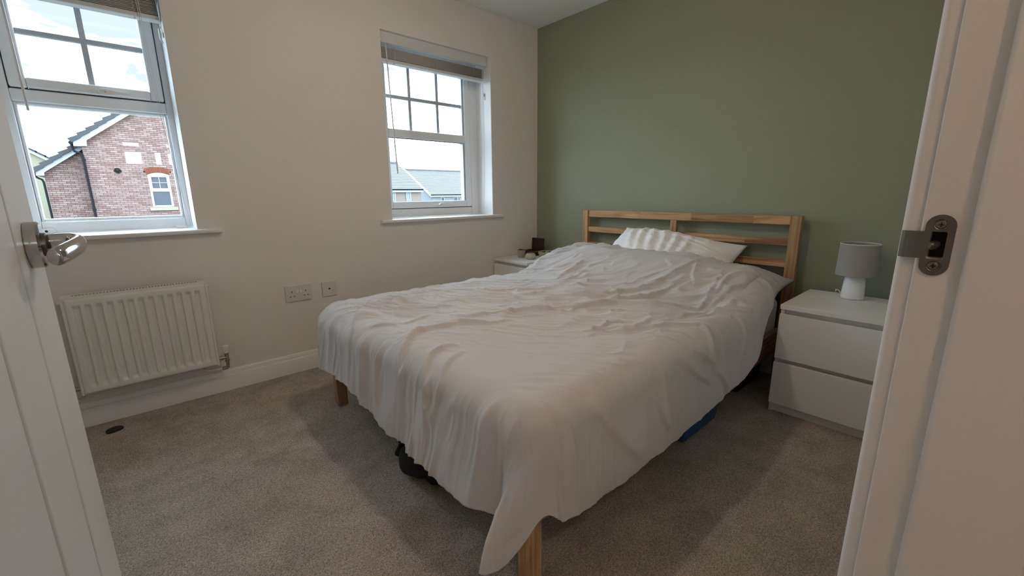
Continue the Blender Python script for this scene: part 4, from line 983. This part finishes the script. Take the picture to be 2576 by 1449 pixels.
MB().prism([(-5.08, 2.05), (-3.66, 2.05+SL*1.42), (-3.66, 2.14+SL*1.42), (-5.14, 2.10)], 'Y', 21.55, 27).build('roof', ROOFT, bh)
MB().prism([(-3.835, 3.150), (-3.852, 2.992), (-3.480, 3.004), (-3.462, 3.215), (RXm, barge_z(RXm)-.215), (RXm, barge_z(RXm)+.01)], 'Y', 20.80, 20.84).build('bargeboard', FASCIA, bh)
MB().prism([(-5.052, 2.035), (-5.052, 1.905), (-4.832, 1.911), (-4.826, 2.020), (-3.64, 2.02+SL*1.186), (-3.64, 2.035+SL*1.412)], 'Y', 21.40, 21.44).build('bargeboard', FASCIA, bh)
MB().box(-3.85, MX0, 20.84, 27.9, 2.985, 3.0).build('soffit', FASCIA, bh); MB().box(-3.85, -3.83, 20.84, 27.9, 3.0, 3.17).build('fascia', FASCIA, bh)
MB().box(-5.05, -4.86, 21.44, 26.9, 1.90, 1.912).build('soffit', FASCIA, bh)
MB().tube([(-3.91, 20.76, 3.10), (-3.91, 27.9, 3.12)], .062, 12).build('gutter', PIPEB, bh)
MB().tube([(-5.10, 21.36, 2.02), (-5.10, 26.9, 2.03)], .055, 12).build('gutter', PIPEB, bh)
MB().tube([(-3.905, 20.95, 3.15), (-3.895, 20.95, 2.92), (-3.86, 20.94, 2.80), (-3.72, 20.93, 2.74), (-3.665, 20.93, 2.68), (-3.66, 20.93, 2.5), (-3.655, 20.93, G0)], .042, 10).build('downpipe', PIPEB, bh)
for zc in (2.5, .62): MB().box(-3.71, -3.60, 20.89, 21.0, zc-.03, zc+.03).build('pipe_clip', PIPEB, bh)
MB().tube([(-5.09, 21.5, 2.0), (-5.07, 21.5, 1.86), (-5.0, 21.5, 1.80), (-4.93, 21.5, 1.76), (-4.90, 21.5, 1.66), (-4.90, 21.5, G0)], .036, 10).build('downpipe', PIPEB, bh)
# --- cream house behind
ch = thing('cream_house', (-8, 30, G0), 'cream rendered gable house behind the brick house', 'house')
s3 = -.69
def cz_(x): return 3.50+s3*(x+5.97)
MB().prism([(-13.7, G0), (-3.9, G0), (-3.9, cz_(-3.9)-.1), (-8.8, cz_(-8.8)-.1), (-13.7, cz_(-3.9)-.1)], 'Y', 30, 38).build('wall', RENDERC, ch)
MB().prism([(-3.7, cz_(-3.7)-.14), (-8.8, cz_(-8.8)-.14), (-8.8, cz_(-8.8)+.02), (-3.7, cz_(-3.7)+.02)], 'Y', 29.85, 29.9).build('bargeboard', FASCIA, ch)
for k in range(18):
    x0_ = -3.6-k*.29
    MB().prism([(x0_, cz_(x0_)+.02), (x0_-.34, cz_(x0_-.34)+.02), (x0_-.34, cz_(x0_-.34)+.10), (x0_, cz_(x0_)+.13)], 'Y', 29.8, 30.3).build('roof_tile', ROOFT, ch)
MB().prism([(-3.7, cz_(-3.7)), (-8.8, cz_(-8.8)), (-13.9, cz_(-3.7)), (-13.9, cz_(-3.7)+.1), (-8.8, cz_(-8.8)+.1), (-3.7, cz_(-3.7)+.1)], 'Y', 29.95, 38).build('roof', ROOFT, ch)
# --- the two houses in the other window
def rowhouse(name, label, x0, x1, ye, ze, yrdg, zrdg, wallm, wins, nc, gable_m):
    h = thing(name, ((x0+x1)/2, ye, G0), label, 'house')
    yb = 2*yrdg-ye
    MB().prism([(ye+.30, G0), (yb-.30, G0), (yb-.30, ze), (yrdg, zrdg-.1), (ye+.30, ze)], 'X', x0+.25, x1-.05).build('gable_wall', gable_m, h)
    MB().box(x0+.27, x1-.07, ye+.24, ye+.30, G0, ze-.02).build('front_wall', wallm, h)
    for k in range(nc):
        f0, f1 = k/nc, (k+1)/nc; dy, dz = yrdg-ye, zrdg-ze
        ya, za, yb_, zb_ = ye+dy*f0, ze+dz*f0, ye+dy*f1+.08, ze+dz*f1+.03
        MB().prism([(ya, za), (yb_, zb_), (yb_, zb_+.02), (ya-.01, za+.045)], 'X', x0, x1).build('tile_course', ROOFG, h)
    MB().prism([(yrdg, zrdg-.02), (2*yrdg-ye, ze), (2*yrdg-ye, ze+.08), (yrdg, zrdg+.08)], 'X', x0, x1).build('roof_slope', ROOFG, h)
    MB().tube([(x0-.03, yrdg, zrdg+.06), (x1, yrdg, zrdg+.06)], .12, 8).build('ridge_tile', ROOFG, h)
    MB().box(x0, x1, ye+.0, ye+.05, ze-.24, ze-.02).build('fascia', FASCIA, h); MB().tube([(x0-.02, ye-.04, ze-.02), (x1, ye-.04, ze-.02)], .06, 8).build('gutter', PIPEB, h)
    return h
YC = -2.754; XC = -2.7655; ZC = 1.073
yE, yR = YC+42.5, YC+48.0
xL = XC+.607*42.5; xR = XC+.95*42.5
h2 = rowhouse('pale_house', 'pale rendered house with white bargeboard and grey roof through the right window', xL, xR, yE, ZC-.0005*42.5, yR, ZC+.0605*48.0, RENDERB, [], 19, RENDERB)
dy = yR-yE; zE_, zR_ = ZC-.0005*42.5, ZC+.0605*48.0
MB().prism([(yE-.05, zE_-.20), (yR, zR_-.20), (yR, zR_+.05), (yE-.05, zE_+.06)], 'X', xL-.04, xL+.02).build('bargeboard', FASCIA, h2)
for (ta, tb) in ((.6395, .6475), (.6800, .6850), (.6868, .6918), (.6945, .6995)):
    xa, xb = XC+ta*42.7, XC+tb*42.7
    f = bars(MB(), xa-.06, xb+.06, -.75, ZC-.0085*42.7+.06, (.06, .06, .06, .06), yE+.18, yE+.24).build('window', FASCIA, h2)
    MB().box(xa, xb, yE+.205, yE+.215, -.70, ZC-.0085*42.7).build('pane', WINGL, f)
yE, yR = YC+34.1, YC+38.6
xR2 = XC+.5849*34.1
zE_, zR_ = ZC+.0135*34.1, ZC+.0750*38.6
h3 = rowhouse('peach_house', 'peach rendered house with grey tiled roof at left of the right window', XC+.33*34.1, xR2, yE, zE_, yR, zR_, RENDERP, [], 17, RENDERB)
for (ta, tb) in ((.498, .504), (.5375, .5465)):
    xa, xb = XC+ta*34.3, XC+tb*34.3; zt = ZC+.0060*34.3
    f = bars(MB(), xa-.07, xb+.07, -.1, zt+.07, (.07, .07, .07, .07), yE+.16, yE+.24).build('window', FASCIA, h3)
    MB().box(xa, xb, yE+.20, yE+.21, -.05, zt).build('pane', CURT, f); MB().box((xa+xb)/2-.02, (xa+xb)/2+.02, yE+.18, yE+.2, -.05, zt).build('glazing_bar', FASCIA, f)
    MB().box(xa, xb, yE+.18, yE+.2, .62, .66).build('glazing_bar', FASCIA, f)
